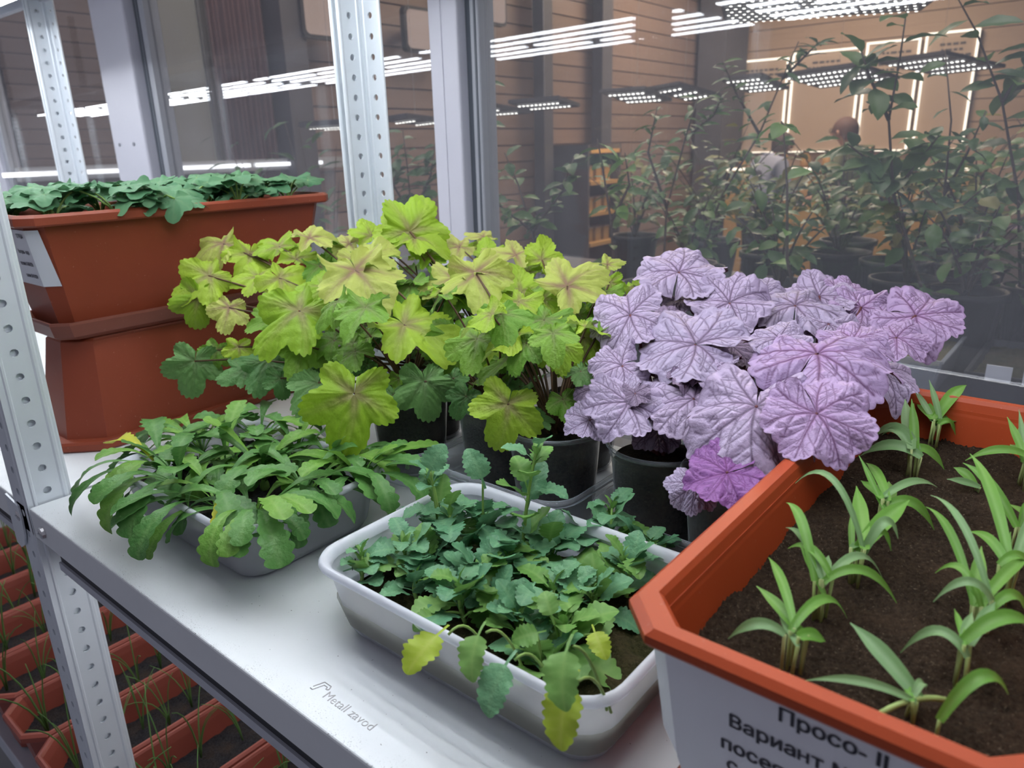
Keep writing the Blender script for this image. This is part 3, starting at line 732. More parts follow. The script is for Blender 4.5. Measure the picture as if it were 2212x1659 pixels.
# ------------------------------------------------------------------ planters
def oct_ring(x0, x1, y0, y1, c, z):
    return [(x0+c, y0, z), (x1-c, y0, z), (x1, y0+c, z), (x1, y1-c, z), (x1-c, y1, z), (x0+c, y1, z), (x0, y1-c, z), (x0, y0+c, z)]
def planter_parts(t_, x0, x1, y0, y1, zb, zt, mat, soilz, soilmat_, tap=.026, ch=.026, rimw=.011, saucer=None, bump_seed=0, lip=.013):
    tp = lambda z: tap*(zt-z)/(zt-zb)
    def ring(i, z, c=ch): return oct_ring(x0+i, x1-i, y0+i, y1-i, c, z)
    b = MB()
    b.loops([ring(rimw+tap, zb+.004, ch*.8), ring(rimw+.002, zt-lip), ring(.0015, zt-lip), ring(0, zt-lip+.002), ring(0, zt-.003), ring(.003, zt), ring(rimw-.002, zt), ring(rimw, zt-.003), ring(rimw+.003, zt-.014), ring(rimw+.0035+tap, zb+.008, ch*.8)], cap0=True, cap1=False)
    o = part('planter_body', b, mat, t_)
    # soil: bumpy grid clipped to the tray
    i = rimw+.0035+tp(soilz)-.002; rg = np.random.RandomState(bump_seed); nx, ny = (90, 220) if bump_seed == 4 else (24, 60)
    X, Y = np.meshgrid(np.linspace(x0+i, x1-i, nx), np.linspace(y0+i, y1-i, ny)); 
    cc = ch*.9
    def clip(X, Y):
        for sx_, ex in ((1, x0+i), (-1, x1-i)):
            for sy_, ey in ((1, y0+i), (-1, y1-i)):
                q = (X-ex)*sx_+(Y-ey)*sy_; k = np.clip((cc-q)/2, 0, None); X = X+sx_*k; Y = Y+sy_*k
        return X, Y
    X, Y = clip(X, Y)
    Z = soilz+sum(a*np.sin(X*fx+px_)*np.sin(Y*fy+py_) for a, fx, fy, px_, py_ in [(rg.uniform(.0006, .0022)/(1+k*.25), 40+40*k*rg.rand(), 40+40*k*rg.rand(), rg.rand()*6, rg.rand()*6) for k in range(9)])+rg.normal(0, .0007, X.shape)+(.0012*np.clip(rg.normal(0, 1, X.shape)-1.2, 0, 2) if bump_seed == 4 else 0)
    P = np.stack([X, Y, Z], -1); me = grid_mesh('soil', P, True); me.materials.append(soilmat_)
    s = link('soil', me, t_, Matrix.Identity(4))
    if saucer:
        so = rimw+tap-.010; b = MB(); sz = zb
        b.loops([ring(so+.006, sz-.001), ring(so+.006, sz+.004), ring(so, sz+.006), ring(so-.004, sz+.022), ring(so-.007, sz+.022), ring(so-.007, sz+.019), ring(so-.003, sz+.004), ring(so+.004, sz-.001)], cap0=False)
        part('saucer', b, saucer, t_)
    return o
def glyphs(s, ext, off):
    cu = bpy.data.curves.new('glyphs', 'FONT'); cu.body = s; cu.size = 1; cu.extrude = ext; cu.offset = off; cu.resolution_u = 3
    tmp = bpy.data.objects.new('tmp', cu); COL.objects.link(tmp); dg = bpy.context.evaluated_depsgraph_get(); dg.update()
    me = bpy.data.meshes.new_from_object(tmp.evaluated_get(dg)); bpy.data.objects.remove(tmp); bpy.data.curves.remove(cu)
    return [tuple(v.co) for v in me.vertices], [tuple(q.vertices) for q in me.polygons]
def text(name, s, size, parent, M_, mat, bold=0.0, sx=1.0, ext=.0001):
    import re
    b_ = MB(); x = 0.0
    for seg in re.findall('н|[^н]+', s):      # the small letter н is drawn as a reduced capital: its own outline is faulty
        k = .735 if seg == 'н' else 1.0
        vs, fs = glyphs('Н' if seg == 'н' else seg, ext/size, min(bold, 0)/size)
        if not vs: continue
        x0 = min(v[0] for v in vs); lead = .06 if x > 0 else x0
        b_.add([((x+(v[0]-x0)*k+lead)*sx*size, v[1]*k*size, v[2]*size) for v in vs], fs); x += (max(v[0] for v in vs)-x0)*k+lead+(.06 if s != seg else 0)
    me = b_.mesh(name, [mat])
    if bold > 0:      # heavier strokes: the same outline laid down slightly shifted
        vs = [tuple(v.co) for v in me.vertices]; fs = [tuple(q.vertices) for q in me.polygons]; b_ = MB()
        for dx, dy in ((-1, 0), (0, .6), (1, 0)): b_.add([(a+dx*bold, c_+dy*bold, z+dx*.00001) for a, c_, z in vs], fs)
        me = b_.mesh(name, [mat])
    o = link(name, me, parent); o.matrix_basis = Matrix.Translation(parent_loc(parent)).inverted() @ M_ if parent is not None else M_
    return o

# stamped maker's mark on the shelf
tl = np.array(onz(697, 1503, 0)); tr_ = np.array(onz(800, 1592, 0))
TM = Matrix.Translation((tl[0], tl[1]-.001, .0002))
text('stamped_lettering', 'Metall zavod', .0098, shelfB, TM, M['engrave'], -.00012, 1.0)
b = MB()
def stroke(b, pts, w=.0004, z=.0003):
    for p, q in zip(pts[:-1], pts[1:]): b.tube([(*p, z-.0002), (*q, z-.0002)], w, 4)
lx, ly = tl[0]-.0125, tl[1]+.0015
stroke(b, [(lx, ly), (lx+.003, ly+.0075), (lx+.010, ly+.0075), (lx+.0112, ly+.0045), (lx+.0100, ly+.0035)]); stroke(b, [(lx-.0005, ly-.002), (lx+.0022, ly-.002), (lx+.0052, ly+.0055), (lx+.0085, ly+.0055), (lx+.0092, ly+.0035)])
part('stamped_logo', b, M['engrave'], shelfB)

# right orange planter with millet
RX0, RX1, RY0, RY1, RZT = .683, .8585, .037, .461, .1445
pl = thing('planter', 'bright orange planter with a white printed label, millet sprouting in it', 'planter', ((RX0+RX1)/2, (RY0+RY1)/2, 0), 'terracotta coloured planters')
RSOIL = .108
planter_parts(pl, RX0, RX1, RY0, RY1, .004, RZT, M['orange'], RSOIL, M['soil'], tap=.020, ch=.019, rimw=.012, saucer=M['tcdark'], bump_seed=4, lip=.009)
# label on the tapered front face
fy_t, fz_t = RY0+.012+.002, RZT-.009; fy_b, fz_b = RY0+.012+.020, .008
sl = nrm(A3(0, fy_b-fy_t, fz_b-fz_t))            # down the face
nf = nrm(np.cross(A3(1, 0, 0), -sl)); nf = nf if nf[1] < 0 else -nf
top = A3(RX0+.0275, fy_t, fz_t)+nf*.0006
def lab(u, v): return top+A3(1, 0, 0)*u+sl*v
b = MB(); pts = [(-.006, .003), (.118, .003), (.118, .088), (.008, .088), (.001, .082), (-.001, .075)]
b.add([lab(u, v) for u, v in pts]+[lab(u, v)+nf*.0005 for u, v in pts], [tuple(range(6))[::-1], tuple(range(6, 12))]+[(k, (k+1) % 6, 6+(k+1) % 6, 6+k) for k in range(6)])
# label wraps over the chamfered corner
e_ = lab(-.006, .003)
b.add([lab(-.006, .003), lab(-.001, .075), lab(-.0145, .074)+A3(-.0006, .0122, 0), lab(-.0195, .003)+A3(-.0006, .0122, 0)], [(0, 1, 2, 3)])
label = part('paper_label', b, M['paper'], pl); label['label'] = 'white paper label with printed Cyrillic lines'
def lm(u, v):
    P = lab(u, v)+nf*.0009; y_ = -sl
    return Matrix(((1, y_[0], nf[0], P[0]), (0, y_[1], nf[1], P[1]), (0, y_[2], nf[2], P[2]), (0, 0, 0, 1)))
def lab_px(px, py):
    v_ = ray(px, py); k = ((top-CAM)@nf)/(v_@nf); q_ = CAM+v_*k-top; return q_[0], q_@sl
for s_, px, py in (('Просо- II', 1680, 1552), ('Вариант №', 1574, 1564), ('посеян', 1557, 1609), ('с', 1570, 1656)):
    text('printed_line', s_, .0108, label, lm(*lab_px(px, py)), M['ink'], .00028, .95, ext=.00003)

# left stacked brick red planters
LX1, LX0, LY0, LY1 = -.088, -.258, .077, .497
lowp = thing('planter', 'upside-down red planter standing on its rim under the stacked one', 'planter', ((LX0+LX1)/2, .3, 0), 'terracotta coloured planters')
b = MB(); zt_ = .134
def lring(i, z, c=.034): return oct_ring(LX0+.004+i, LX1-.004-i, LY0+.004+i, LY1-.004-i, c, z)
b.loops([lring(.010, .0005), lring(.0015, .0005), lring(0, .003), lring(0, .010), lring(.0015, .013), lring(.011, .013), lring(.031, zt_-.003, .027), lring(.034, zt_, .027)], cap1=True); part('planter_body', b, M['brick'], lowp)
b = MB(); b.loops([lring(.036, zt_+.0005, .026), lring(.044, zt_+.003, .024)], cap1=True); part('base_ridge', b, M['brick'], lowp)
upp = thing('planter', 'upper of two stacked red planters, full of cucumber seedlings', 'planter', ((LX0+LX1)/2, .3, .138), 'terracotta coloured planters')
planter_parts(upp, LX0, LX1, LY0, LY1, .1385, .287, M['brick'], .262, M['soil_dark'], tap=.026, ch=.016, rimw=.010, saucer=M['tcdark'], bump_seed=2)
# its paper label, folded round the chamfered front corner
i_t = .0125; ch = .0155
def uface(k, w):   # k: 0 front start .. along front face and chamfer ; w: 0 top .. 1 bottom of label
    z = .270-.066*w; ii = .012+.024*(.274-z)/.1315-.0004
    xr = LX1-ii; yf = LY0+ii
    cA = A3(xr-ch*.97, yf, z); cB = A3(xr, yf+ch*.97, z); cL = A3(xr-ch-.085, yf, z)
    return cL+(cA-cL)*k if k <= 1 else cA+(cB-cA)*(k-1)
b = MB(); ks = (0, .5, 1, 1.45, 1.95)
nfu = A3(.0, -.0008, 0); nch = A3(.0007, -.0007, 0)
rw = []
for w in (0, 1): rw.append([tuple(uface(k-.22*(1-w)*(k > 1.6) - .0, w)+(nfu if k < 1 else nch)) for k in ks])
b.loops(rw, close=False)
ul = part('paper_label', b, M['paper'], upp); ul['label'] = 'white paper label wrapped round the corner'
for s_, w, k0 in (('ОГУРЦЫ-I', .14, .70), ('Контроль - вода', .42, .56), ('посеяно: 16-08-2024', .64, .48), ('снятие: 30-10-2024', .86, .53)):
    P = uface(k0, w)+A3(0, -.0014, 0); y_ = nrm((uface(.5, 0)-uface(.5, 1))*A3(0, 1, 1)); nfv = nrm(np.cross(A3(1, 0, 0), y_))
    text('printed_line', s_, .0068, ul, Matrix(((1, y_[0], nfv[0], P[0]), (0, y_[1], nfv[1], P[1]), (0, y_[2], nfv[2], P[2]), (0, 0, 0, 1))), M['ink'], .00012, .62, ext=.00003)

# cucumber seedlings
rc = random.Random(11)
for k in range(14):
    bx = LX0+.045+.080*((k % 2)+rc.uniform(-.25, .25)); by = LY0+.035+.026*k+rc.uniform(-.01, .01)
    base = A3(bx, by, .262); t_ = thing('cucumber_seedling', ['cucumber seedling at the front of the upper red planter', 'cucumber seedling draping a leaf over the planter rim', 'low dull green cucumber seedling in the upper red planter', 'cucumber seedling at the far end of the upper red planter'][0 if k == 0 else 1 if k == 5 else 3 if k == 13 else 2], 'seedling', base, 'cucumber seedlings in the upper red planter')
    for j in range(8):
        a = rc.uniform(0, 6.28); rr2 = rc.uniform(.012, .05); P = base+A3(math.cos(a)*rr2*.8, math.sin(a)*rr2, rc.uniform(.028, .052))
        P[0] = min(P[0], LX1-.012)
        s = rc.uniform(.024, .036)
        part('stalk', MB().tube(bez(base, base+A3(0, 0, .03), P, 5), .0012, 5), M['pansystem'], t_, True)
        leafobj(CUKE[rc.randrange(6)], P, A3(rc.uniform(-.35, .45), rc.uniform(-.4, .1), 1), A3(math.cos(a), math.sin(a), 0), s, t_, M['cuke'])
    if k in (5,):
        P = A3(LX1-.004, by+.02, .294); part('stalk', MB().tube(bez(base, base+A3(.02, 0, .05), P, 5), .0012, 5), M['pansystem'], t_, True)
        leafobj(CUKE[k % 6], P, A3(.6, -.25, .75), A3(.6, -.5, -.3), .030, t_, M['cuke'])

# ------------------------------------------------------------------ food trays
def rr_ring(x0, x1, y0, y1, r, z, n=7):
    out = []
    for cx, cy, a0 in ((x1-r, y1-r, 0), (x0+r, y1-r, 90), (x0+r, y0+r, 180), (x1-r, y0+r, 270)):
        for k in range(n):
            a = math.radians(a0+90*k/(n-1)); out.append((cx+r*math.cos(a), cy+r*math.sin(a), z))
    return out
def tray(t_, x0, x1, y0, y1, h, mat, rimmat, r=.028, tap=.014, rim=.005, soil=None, sz=.036, stain=None, seed=0):
    def ring(i, z): return rr_ring(x0+i, x1-i, y0+i, y1-i, max(.004, r-i*.4), z)
    b = MB()
    b.loops([ring(tap+.010, .0015), ring(tap+.003, .004), ring(tap, .010), ring(rim+.001, h-.008)], cap0=True)
    part('tray_wall', b, mat, t_, True)
    if stain is not None:
        b = MB(); f = (sz-.004)/(h-.018); b.loops([ring(tap-.0004-.0*f, .011), ring(tap-(tap-rim)*f-.0004, sz+.002)]); part('algae_film', b, stain, t_, True)
    b = MB(); b.loops([ring(rim+.001, h-.008), ring(.001, h-.006), ring(0, h-.003), ring(.0015, h), ring(.004, h), ring(rim+.0015, h-.003), ring(rim+.0025, h-.008)]); part('tray_rim', b, rimmat, t_, True)
    if soil is not None:
        b = MB(); f = (sz-.01)/(h-.018); it = tap-(tap-rim)*f+.0015
        rg = random.Random(seed); n = 18
        rings = [ring(tap+.004, .004), ring(it, sz-.002), ring(it+.002, sz)]
        b.loops(rings, cap0=True); so = part('soil', b, soil, t_, True)
        # surface
        i = it+.001; X, Y = np.meshgrid(np.linspace(-1, 1, 44), np.linspace(-1, 1, 36)); rgn = np.random.RandomState(seed)
        # squircle map keeps the sheet inside the rounded walls
        U = X*np.sqrt(1-Y*Y*.12); V = Y*np.sqrt(1-X*X*.12)
        PX = (x0+x1)/2+U*((x1-x0)/2-i); PY = (y0+y1)/2+V*((y1-y0)/2-i)
        Z = sz+.0035*np.sin(PX*70+seed)*np.sin(PY*60+1)+.002*np.sin(PX*160)*np.sin(PY*190)+rgn.normal(0, .0007, X.shape)
        me = grid_mesh('soil_surface', np.stack([PX, PY, Z], -1), True); me.materials.append(soil); link('soil_surface', me, so).matrix_basis = Matrix.Translation(-parent_loc(t_)) @ Matrix.Identity(4) if False else Matrix.Identity(4)
        so.children[0].matrix_basis = Matrix.Identity(4)
# pansy tray
PX0, PX1, PY0, PY1, PHT = .410, .668, .056, .228, .064
tp = thing('food_tray', 'milky white food tray holding the pansy seedlings, in front', 'tray', ((PX0+PX1)/2, (PY0+PY1)/2, 0), 'food trays on the shelf')
tray(tp, PX0, PX1, PY0, PY1, PHT, M['milky'], M['milkyrim'], soil=M['soil_moss'], sz=.030, stain=M['algae'], seed=1)
# handwriting on the inside of the far left wall
b = MB(); ix = PX0+.0095
w0 = 0
def hw(pts, y0, z0, s):
    b.tube([(ix+(.052-z0-q[1]*s)*.16, y0+q[0]*s, z0+q[1]*s) for q in pts], .00042, 4)
cur = PY0+.035
for g in (((0, 0), (.1, .9), (.3, .2), (.5, .9), (.7, 0)), ((0, .8), (0, -.6), (.1, .7), (.4, .8), (.45, .2), (.1, .1)), ((0, .4), (.2, .8), (.4, .4), (.2, 0), (0, .4), (.5, .1)), ((0, .8), (.05, 0), (.25, .7), (.4, .75), (.45, 0)), ((0, .4), (.2, .8), (.4, .4), (.2, 0), (0, .4)), ((0, .8), (.2, 0), (.4, .8), (.2, -.6))):
    hw(g, cur, .040, .0085); cur += .0085*.75+.003
part('marker_handwriting', b, M['ink'], tp)
# daisy tray
QX0, QX1, QY0, QY1, QHT = .098, .336, .046, .212, .060
tq = thing('food_tray', 'milky food tray of grey soil under the leafy daisy seedlings, at left', 'tray', ((QX0+QX1)/2, (QY0+QY1)/2, 0), 'food trays on the shelf')
tray(tq, QX0, QX1, QY0, QY1, QHT, M['milky'], M['milkyrim'], soil=M['soil_grey'], sz=.038, seed=2)
# trays carrying the pots
for (a, lb) in (((.150, .318, .246, .440), 'clear low tray holding the left green heuchera pots'), ((.326, .500, .254, .450), 'clear low tray holding the middle green heuchera pots'), ((.508, .684, .268, .480), 'clear low tray holding the purple heuchera pots')):
    t_ = thing('food_tray', lb, 'tray', ((a[0]+a[1])/2, (a[2]+a[3])/2, 0), 'food trays on the shelf'); tray(t_, *a, .047, M['tray'], M['tray'], tap=.012, r=.03)
    part('base_label', MB().box(a[0]+.03, a[0]+.07, a[2]+.0035, a[2]+.0042, .030, .036), M['paper'], t_)

# ------------------------------------------------------------------ potted heucheras
POTH = .098
def pot(t_, x, y, rt=.046, rb=.036):
    z0 = .0035; b = MB()
    b.lathe([(0, z0), (rb-.002, z0), (rb, z0+.003), (rb+.0015, z0+.022), (rb+.0025, z0+.023), (rb+.0025, z0+.026), (rb+.002, z0+.027), (rt-.003, POTH-.010), (rt-.001, POTH-.009), (rt-.001, POTH-.003), (rt+.0015, POTH-.002), (rt+.002, POTH), (rt, POTH+.001), (rt-.0015, POTH), (rt-.002, POTH-.003)], 40, (x, y))
    po = part('pot', b, M['pot'], t_, True)
    b = MB().lathe([(rt+.0002, POTH-.0035), (rt+.0022, POTH-.001), (rt+.0006, POTH+.0014), (rt-.001, POTH)], 40, (x, y)); part('pot_rim', b, M['tray'], po, True).matrix_basis = Matrix.Identity(4)
    zs = POTH-.016; b = MB(); n = 36; rg = random.Random(int(x*1e4))
    prof = [(.0005, z0+.002), (rb-.002, z0+.003), (rb-.0005, z0+.02), (rt-.0048, zs-.004+rg.uniform(-.002, .002)), (rt-.006, zs), (rt*.6, zs+.003), (rt*.3, zs+.007), (.0005, zs+.008)]
    b.lathe(prof, n, (x, y)); part('soil', b, M['soil_dark'], t_, True)
    return A3(x, y, zs+.004)
POTS = {}
def plant(key, x, y, kind, label):
    t_ = thing('potted_heuchera', label, 'potted plant', (x, y, .0035), 'potted heucheras')
    POTS[key] = (t_, pot(t_, x, y), kind); return t_
plant('g1', .252, .312, 'g', 'lime heuchera with a bright leaf hanging over the daisy tray')
plant('g2', .366, .334, 'g', 'lime heuchera in the pot left of the middle, with the tallest upright leaf')
plant('g3', .452, .312, 'g', 'lime heuchera in front with a small pink young leaf')
plant('g0', .196, .398, 'g', 'lime heuchera farthest left, against the stacked red planters')
plant('g4', .290, .420, 'g', 'lime heuchera at the back under the rack post')
plant('g5', .400, .430, 'g', 'lime heuchera at the back left of the purple ones')
plant('p4', .553, .330, 'p', 'silver purple heuchera in the black-soil pot beside the lime ones')
plant('p5', .634, .312, 'p', 'silver purple heuchera with a magenta leaf, against the orange planter')
plant('p6', .586, .432, 'p', 'silver purple heuchera at the back left with a tall single leaf')
plant('p7', .646, .440, 'p', 'silver purple heuchera at the back right reaching past the planter')
rh = random.Random(21)
def petiole(t_, crown, P, mat, r=.0016, hair=False):
    mid = crown*.45+P*.55; mid = mid+A3(0, 0, .012)-(P-crown)*A3(.12, .12, 0)
    return part('petiole', MB().tube(bez(crown, mid, P, 8), np.linspace(r*1.15, r*.8, 8), 6), mat, t_, True)
def hleaf(key, px, py, ang, Rpx, d, f=.5, mat=None, mesh=None):
    t_, crown, kind = POTS[key]; P = at(px, py, d); s = Rpx*d/FPX*1.12
    if mesh is None: mesh = rh.randrange(10)
    me = (GREEN if kind == 'g' else PURPLE)[mesh]
    cr = crown+A3(rh.uniform(-.008, .008), rh.uniform(-.008, .008), 0)
    petiole(t_, cr, P, M['petiole'] if kind == 'g' else M['petpurple'], .0013 if kind == 'g' else .0016)
    face_leaf(me, P, ang, f*(.84 if kind == 'p' else (.8 if f < .78 else 1)), s*(1.08 if kind == 'p' else 1.06), t_, M[mat or ('lime' if kind == 'g' else 'purple')], rh)
# purple, placed leaf by leaf
for a in (('p6', 1466, 588, 75, 88, .735, .55), ('p4', 1361, 680, 190, 84, .665, .50), ('p6', 1576, 654, 75, 78, .70, .55), ('p6', 1718, 660, 85, 96, .70, .5),
          ('p4', 1503, 744, 165, 112, .62, .50), ('p5', 1765, 764, 40, 135, .555, .42, 'purplepink'), ('p5', 1634, 878, 262, 132, .52, .48), ('p4', 1357, 870, 235, 80, .60, .55),
          ('p4', 1499, 862, 215, 96, .585, .45), ('p4', 1343, 790, 210, 62, .63, .5), ('p5', 1765, 894, 300, 104, .495, .55, 'purplepink'), ('p5', 1570, 1022, 190, 78, .50, .5, 'purplemag'),
          ('p5', 1500, 1048, 210, 52, .52, .7), ('p5', 1683, 730, 130, 62, .60, .5), ('p7', 1860, 664, 40, 62, .72, .5, 'purplepink'), ('p7', 1978, 682, 345, 84, .68, .55, 'purplepink'),
          ('p7', 1915, 690, 160, 62, .70, .5, 'purplepink'), ('p7', 1937, 730, 330, 60, .66, .45, 'purplepink'), ('p7', 1905, 800, 345, 74, .60, .35, 'purple'), ('p4', 1273, 908, 200, 48, .61, .55),
          ('p6', 1580, 748, 5, 62, .66, .5, 'purpledark'), ('p4', 1545, 797, 190, 64, .60, .35), ('p7', 1827, 632, 25, 48, .74, .5, 'purplepink'), ('p6', 1617, 690, 40, 52, .71, .5, 'purpledark'),
          ('p4', 1420, 926, 270, 52, .615, .55, 'purpledark'), ('p4', 1482, 808, 95, 62, .63, .5, 'purpledark'), ('p6', 1475, 648, 330, 44, .74, .3, 'purpledark'), ('p4', 1290, 842, 240, 40, .635, .5, 'purpledark'),
          ('p5', 1700, 800, 150, 50, .60, .4, 'purpledark'), ('p7', 1790, 700, 60, 60, .68, .45), ('p5', 1840, 735, 20, 70, .60, .45, 'purplepink'), ('p6', 1640, 640, 60, 60, .76, .5), ('p7', 1770, 640, 50, 66, .74, .5),
          ('p6', 1430, 700, 170, 60, .70, .4, 'purpledark'), ('p5', 1710, 960, 320, 52, .52, .6, 'purpledark'), ('p5', 1560, 930, 200, 50, .56, .5, 'purpledark')):
    hleaf(*a[:7], a[7] if len(a) > 7 else None)
# lime, placed leaf by leaf
for a in (('g0', 483, 527, 200, 66, .93, .5, 'limepale'), ('g0', 539, 548, 255, 60, .93, .65), ('g0', 603, 533, 150, 58, .93, .45), ('g0', 670, 515, 10, 64, .90, .4, 'limepale'), ('g0', 451, 596, 205, 76, .89, .6),
          ('g0', 431, 640, 262, 66, .88, .9), ('g0', 603, 601, 330, 72, .87, .6), ('g0', 495, 665, 250, 52, .86, .65, 'limepale'), ('g1', 647, 672, 215, 112, .80, .6), ('g2', 768, 584, 300, 106, .80, .55, 'limepale'),
          ('g2', 785, 566, 25, 76, .82, .4, 'limepale'), ('g4', 872, 506, 120, 66, .88, .75), ('g4', 885, 500, 62, 88, .87, .85), ('g4', 895, 515, 350, 70, .87, .5), ('g2', 873, 702, 330, 106, .755, .55), ('g1', 765, 850, 263, 118, .70, .95),
          ('g1', 657, 746, 250, 66, .80, .75, 'limemid'), ('g1', 579, 780, 240, 66, .83, .7, 'limedark'), ('g0', 532, 797, 200, 54, .84, .6, 'limedark'), ('g0', 421, 780, 262, 70, .85, .95, 'limedark'), ('g0', 468, 756, 250, 44, .86, .8, 'limemid'),
          ('g0', 515, 749, 270, 38, .85, .8, 'lime'), ('g1', 687, 827, 232, 66, .78, .75, 'limedark'), ('g2', 917, 824, 280, 78, .73, .8, 'limedark'), ('g1', 849, 854, 262, 46, .74, .9, 'limedark'), ('g1', 792, 786, 200, 38, .78, .5, 'limedark'),
          ('g1', 721, 736, 200, 54, .80, .5, 'limemid'), ('g2', 788, 702, 120, 40, .82, .5, 'limemid'), ('g4', 859, 624, 40, 66, .85, .55, 'limemid'), ('g4', 923, 554, 20, 54, .88, .5), ('g4', 802, 510, 110, 50, .92, .6), ('g4', 755, 527, 170, 46, .93, .45, 'limepale'),
          ('g2', 728, 672, 250, 48, .83, .6, 'limemid'), ('g1', 606, 817, 272, 44, .80, .9, 'limedark'), ('g0', 560, 600, 180, 55, .90, .5), ('g0', 640, 560, 60, 55, .92, .5), ('g0', 690, 575, 300, 50, .9, .6, 'limemid'), ('g4', 745, 560, 90, 50, .92, .5, 'limemid'),
          ('g3', 1027, 590, 285, 95, .77, .7, 'limepale'), ('g3', 1010, 585, 30, 62, .78, .4, 'limepale'), ('g5', 985, 604, 190, 68, .82, .45, 'limepale'), ('g5', 992, 534, 185, 52, .90, .35, 'limepale'), ('g5', 1045, 513, 150, 42, .93, .35, 'limepale'),
          ('g5', 1115, 551, 170, 64, .86, .4, 'limepale'), ('g5', 1171, 562, 70, 50, .85, .7), ('g5', 1125, 632, 85, 68, .80, .6), ('g3', 1085, 681, 300, 68, .76, .6), ('g3', 1171, 646, 300, 58, .76, .6), ('g3', 1225, 618, 35, 100, .74, .55, 'limepale'),
          ('g3', 1232, 733, 250, 74, .70, .65), ('g3', 1262, 728, 325, 76, .69, .7), ('g3', 1157, 722, 175, 46, .72, .2, 'pinkleaf'), ('g3', 1087, 726, 228, 68, .735, .6), ('g3', 1188, 681, 20, 48, .75, .5), ('g2', 982, 723, 268, 84, .75, .8, 'limemid'),
          ('g2', 1003, 640, 220, 52, .80, .5, 'limemid'), ('g2', 1099, 786, 260, 46, .76, .7, 'limedark'), ('g2', 978, 817, 300, 36, .74, .8, 'limedark'), ('g2', 1006, 856, 240, 48, .71, .9, 'limedark'), ('g3', 1097, 873, 252, 92, .645, .9, 'lime'),
          ('g3', 1139, 899, 30, 36, .66, .6, 'limedark'), ('g3', 1162, 911, 20, 32, .655, .5, 'limedark'), ('g3', 1122, 835, 200, 40, .70, .5, 'limedark'), ('g5', 1312, 572, 20, 36, .84, .5, 'limepale'), ('g5', 1317, 610, 270, 42, .82, .8), ('g5', 1390, 620, 20, 36, .85, .4),
          ('g4', 915, 551, 60, 50, .9, .5), ('g5', 1059, 558, 100, 52, .9, .5), ('g5', 1251, 681, 300, 52, .77, .6, 'limemid'), ('g3', 1290, 640, 320, 46, .78, .5), ('g4', 960, 600, 60, 56, .86, .6, 'limemid'), ('g5', 1060, 620, 200, 56, .84, .5, 'limemid'), ('g5', 1140, 590, 140, 52, .86, .5),
          ('g4', 940, 660, 300, 50, .84, .7, 'limedark'), ('g5', 1020, 540, 60, 46, .92, .5), ('g5', 1200, 590, 20, 50, .86, .5), ('g4', 830, 545, 150, 50, .92, .5), ('g2', 700, 620, 170, 52, .86, .5), ('g1', 590, 690, 200, 50, .86, .5, 'limemid'), ('g1', 700, 790, 300, 50, .82, .8, 'limedark')):
    hleaf(*a[:7], a[7] if len(a) > 7 else None)
# smaller leaves low around each crown
for key, (t_, crown, kind) in list(POTS.items()):
    for j in range(9):
        a = rh.uniform(0, 6.28); r = rh.uniform(.02, .045); P = crown+A3(math.cos(a)*r, math.sin(a)*r, rh.uniform(.02, .075))
        me = (GREEN if kind == 'g' else PURPLE)[rh.randrange(10)]
        petiole(t_, crown, P, M['petiole'] if kind == 'g' else M['petpurple'])
        leafobj(me, P, A3(math.cos(a)*.5, math.sin(a)*.5-.15, 1), A3(math.cos(a), math.sin(a), -.2), rh.uniform(.014, .026), t_, M[rh.choice(('limedark', 'limemid')) if kind == 'g' else 'purpledark'])
    if kind == 'g':
        for j in range(9):
            a = rh.uniform(0, 6.28); r = rh.uniform(.025, .07); P = crown+A3(math.cos(a)*r, math.sin(a)*r, rh.uniform(.05, .12)); petiole(t_, crown, P, M['petiole'], .0012)
            leafobj(GREEN[rh.randrange(10)], P, A3(math.cos(a)*.35, math.sin(a)*.35-.2, 1), A3(math.cos(a), math.sin(a), -.1), rh.uniform(.026, .042), t_, M[rh.choice(('limemid', 'limemid', 'lime'))])

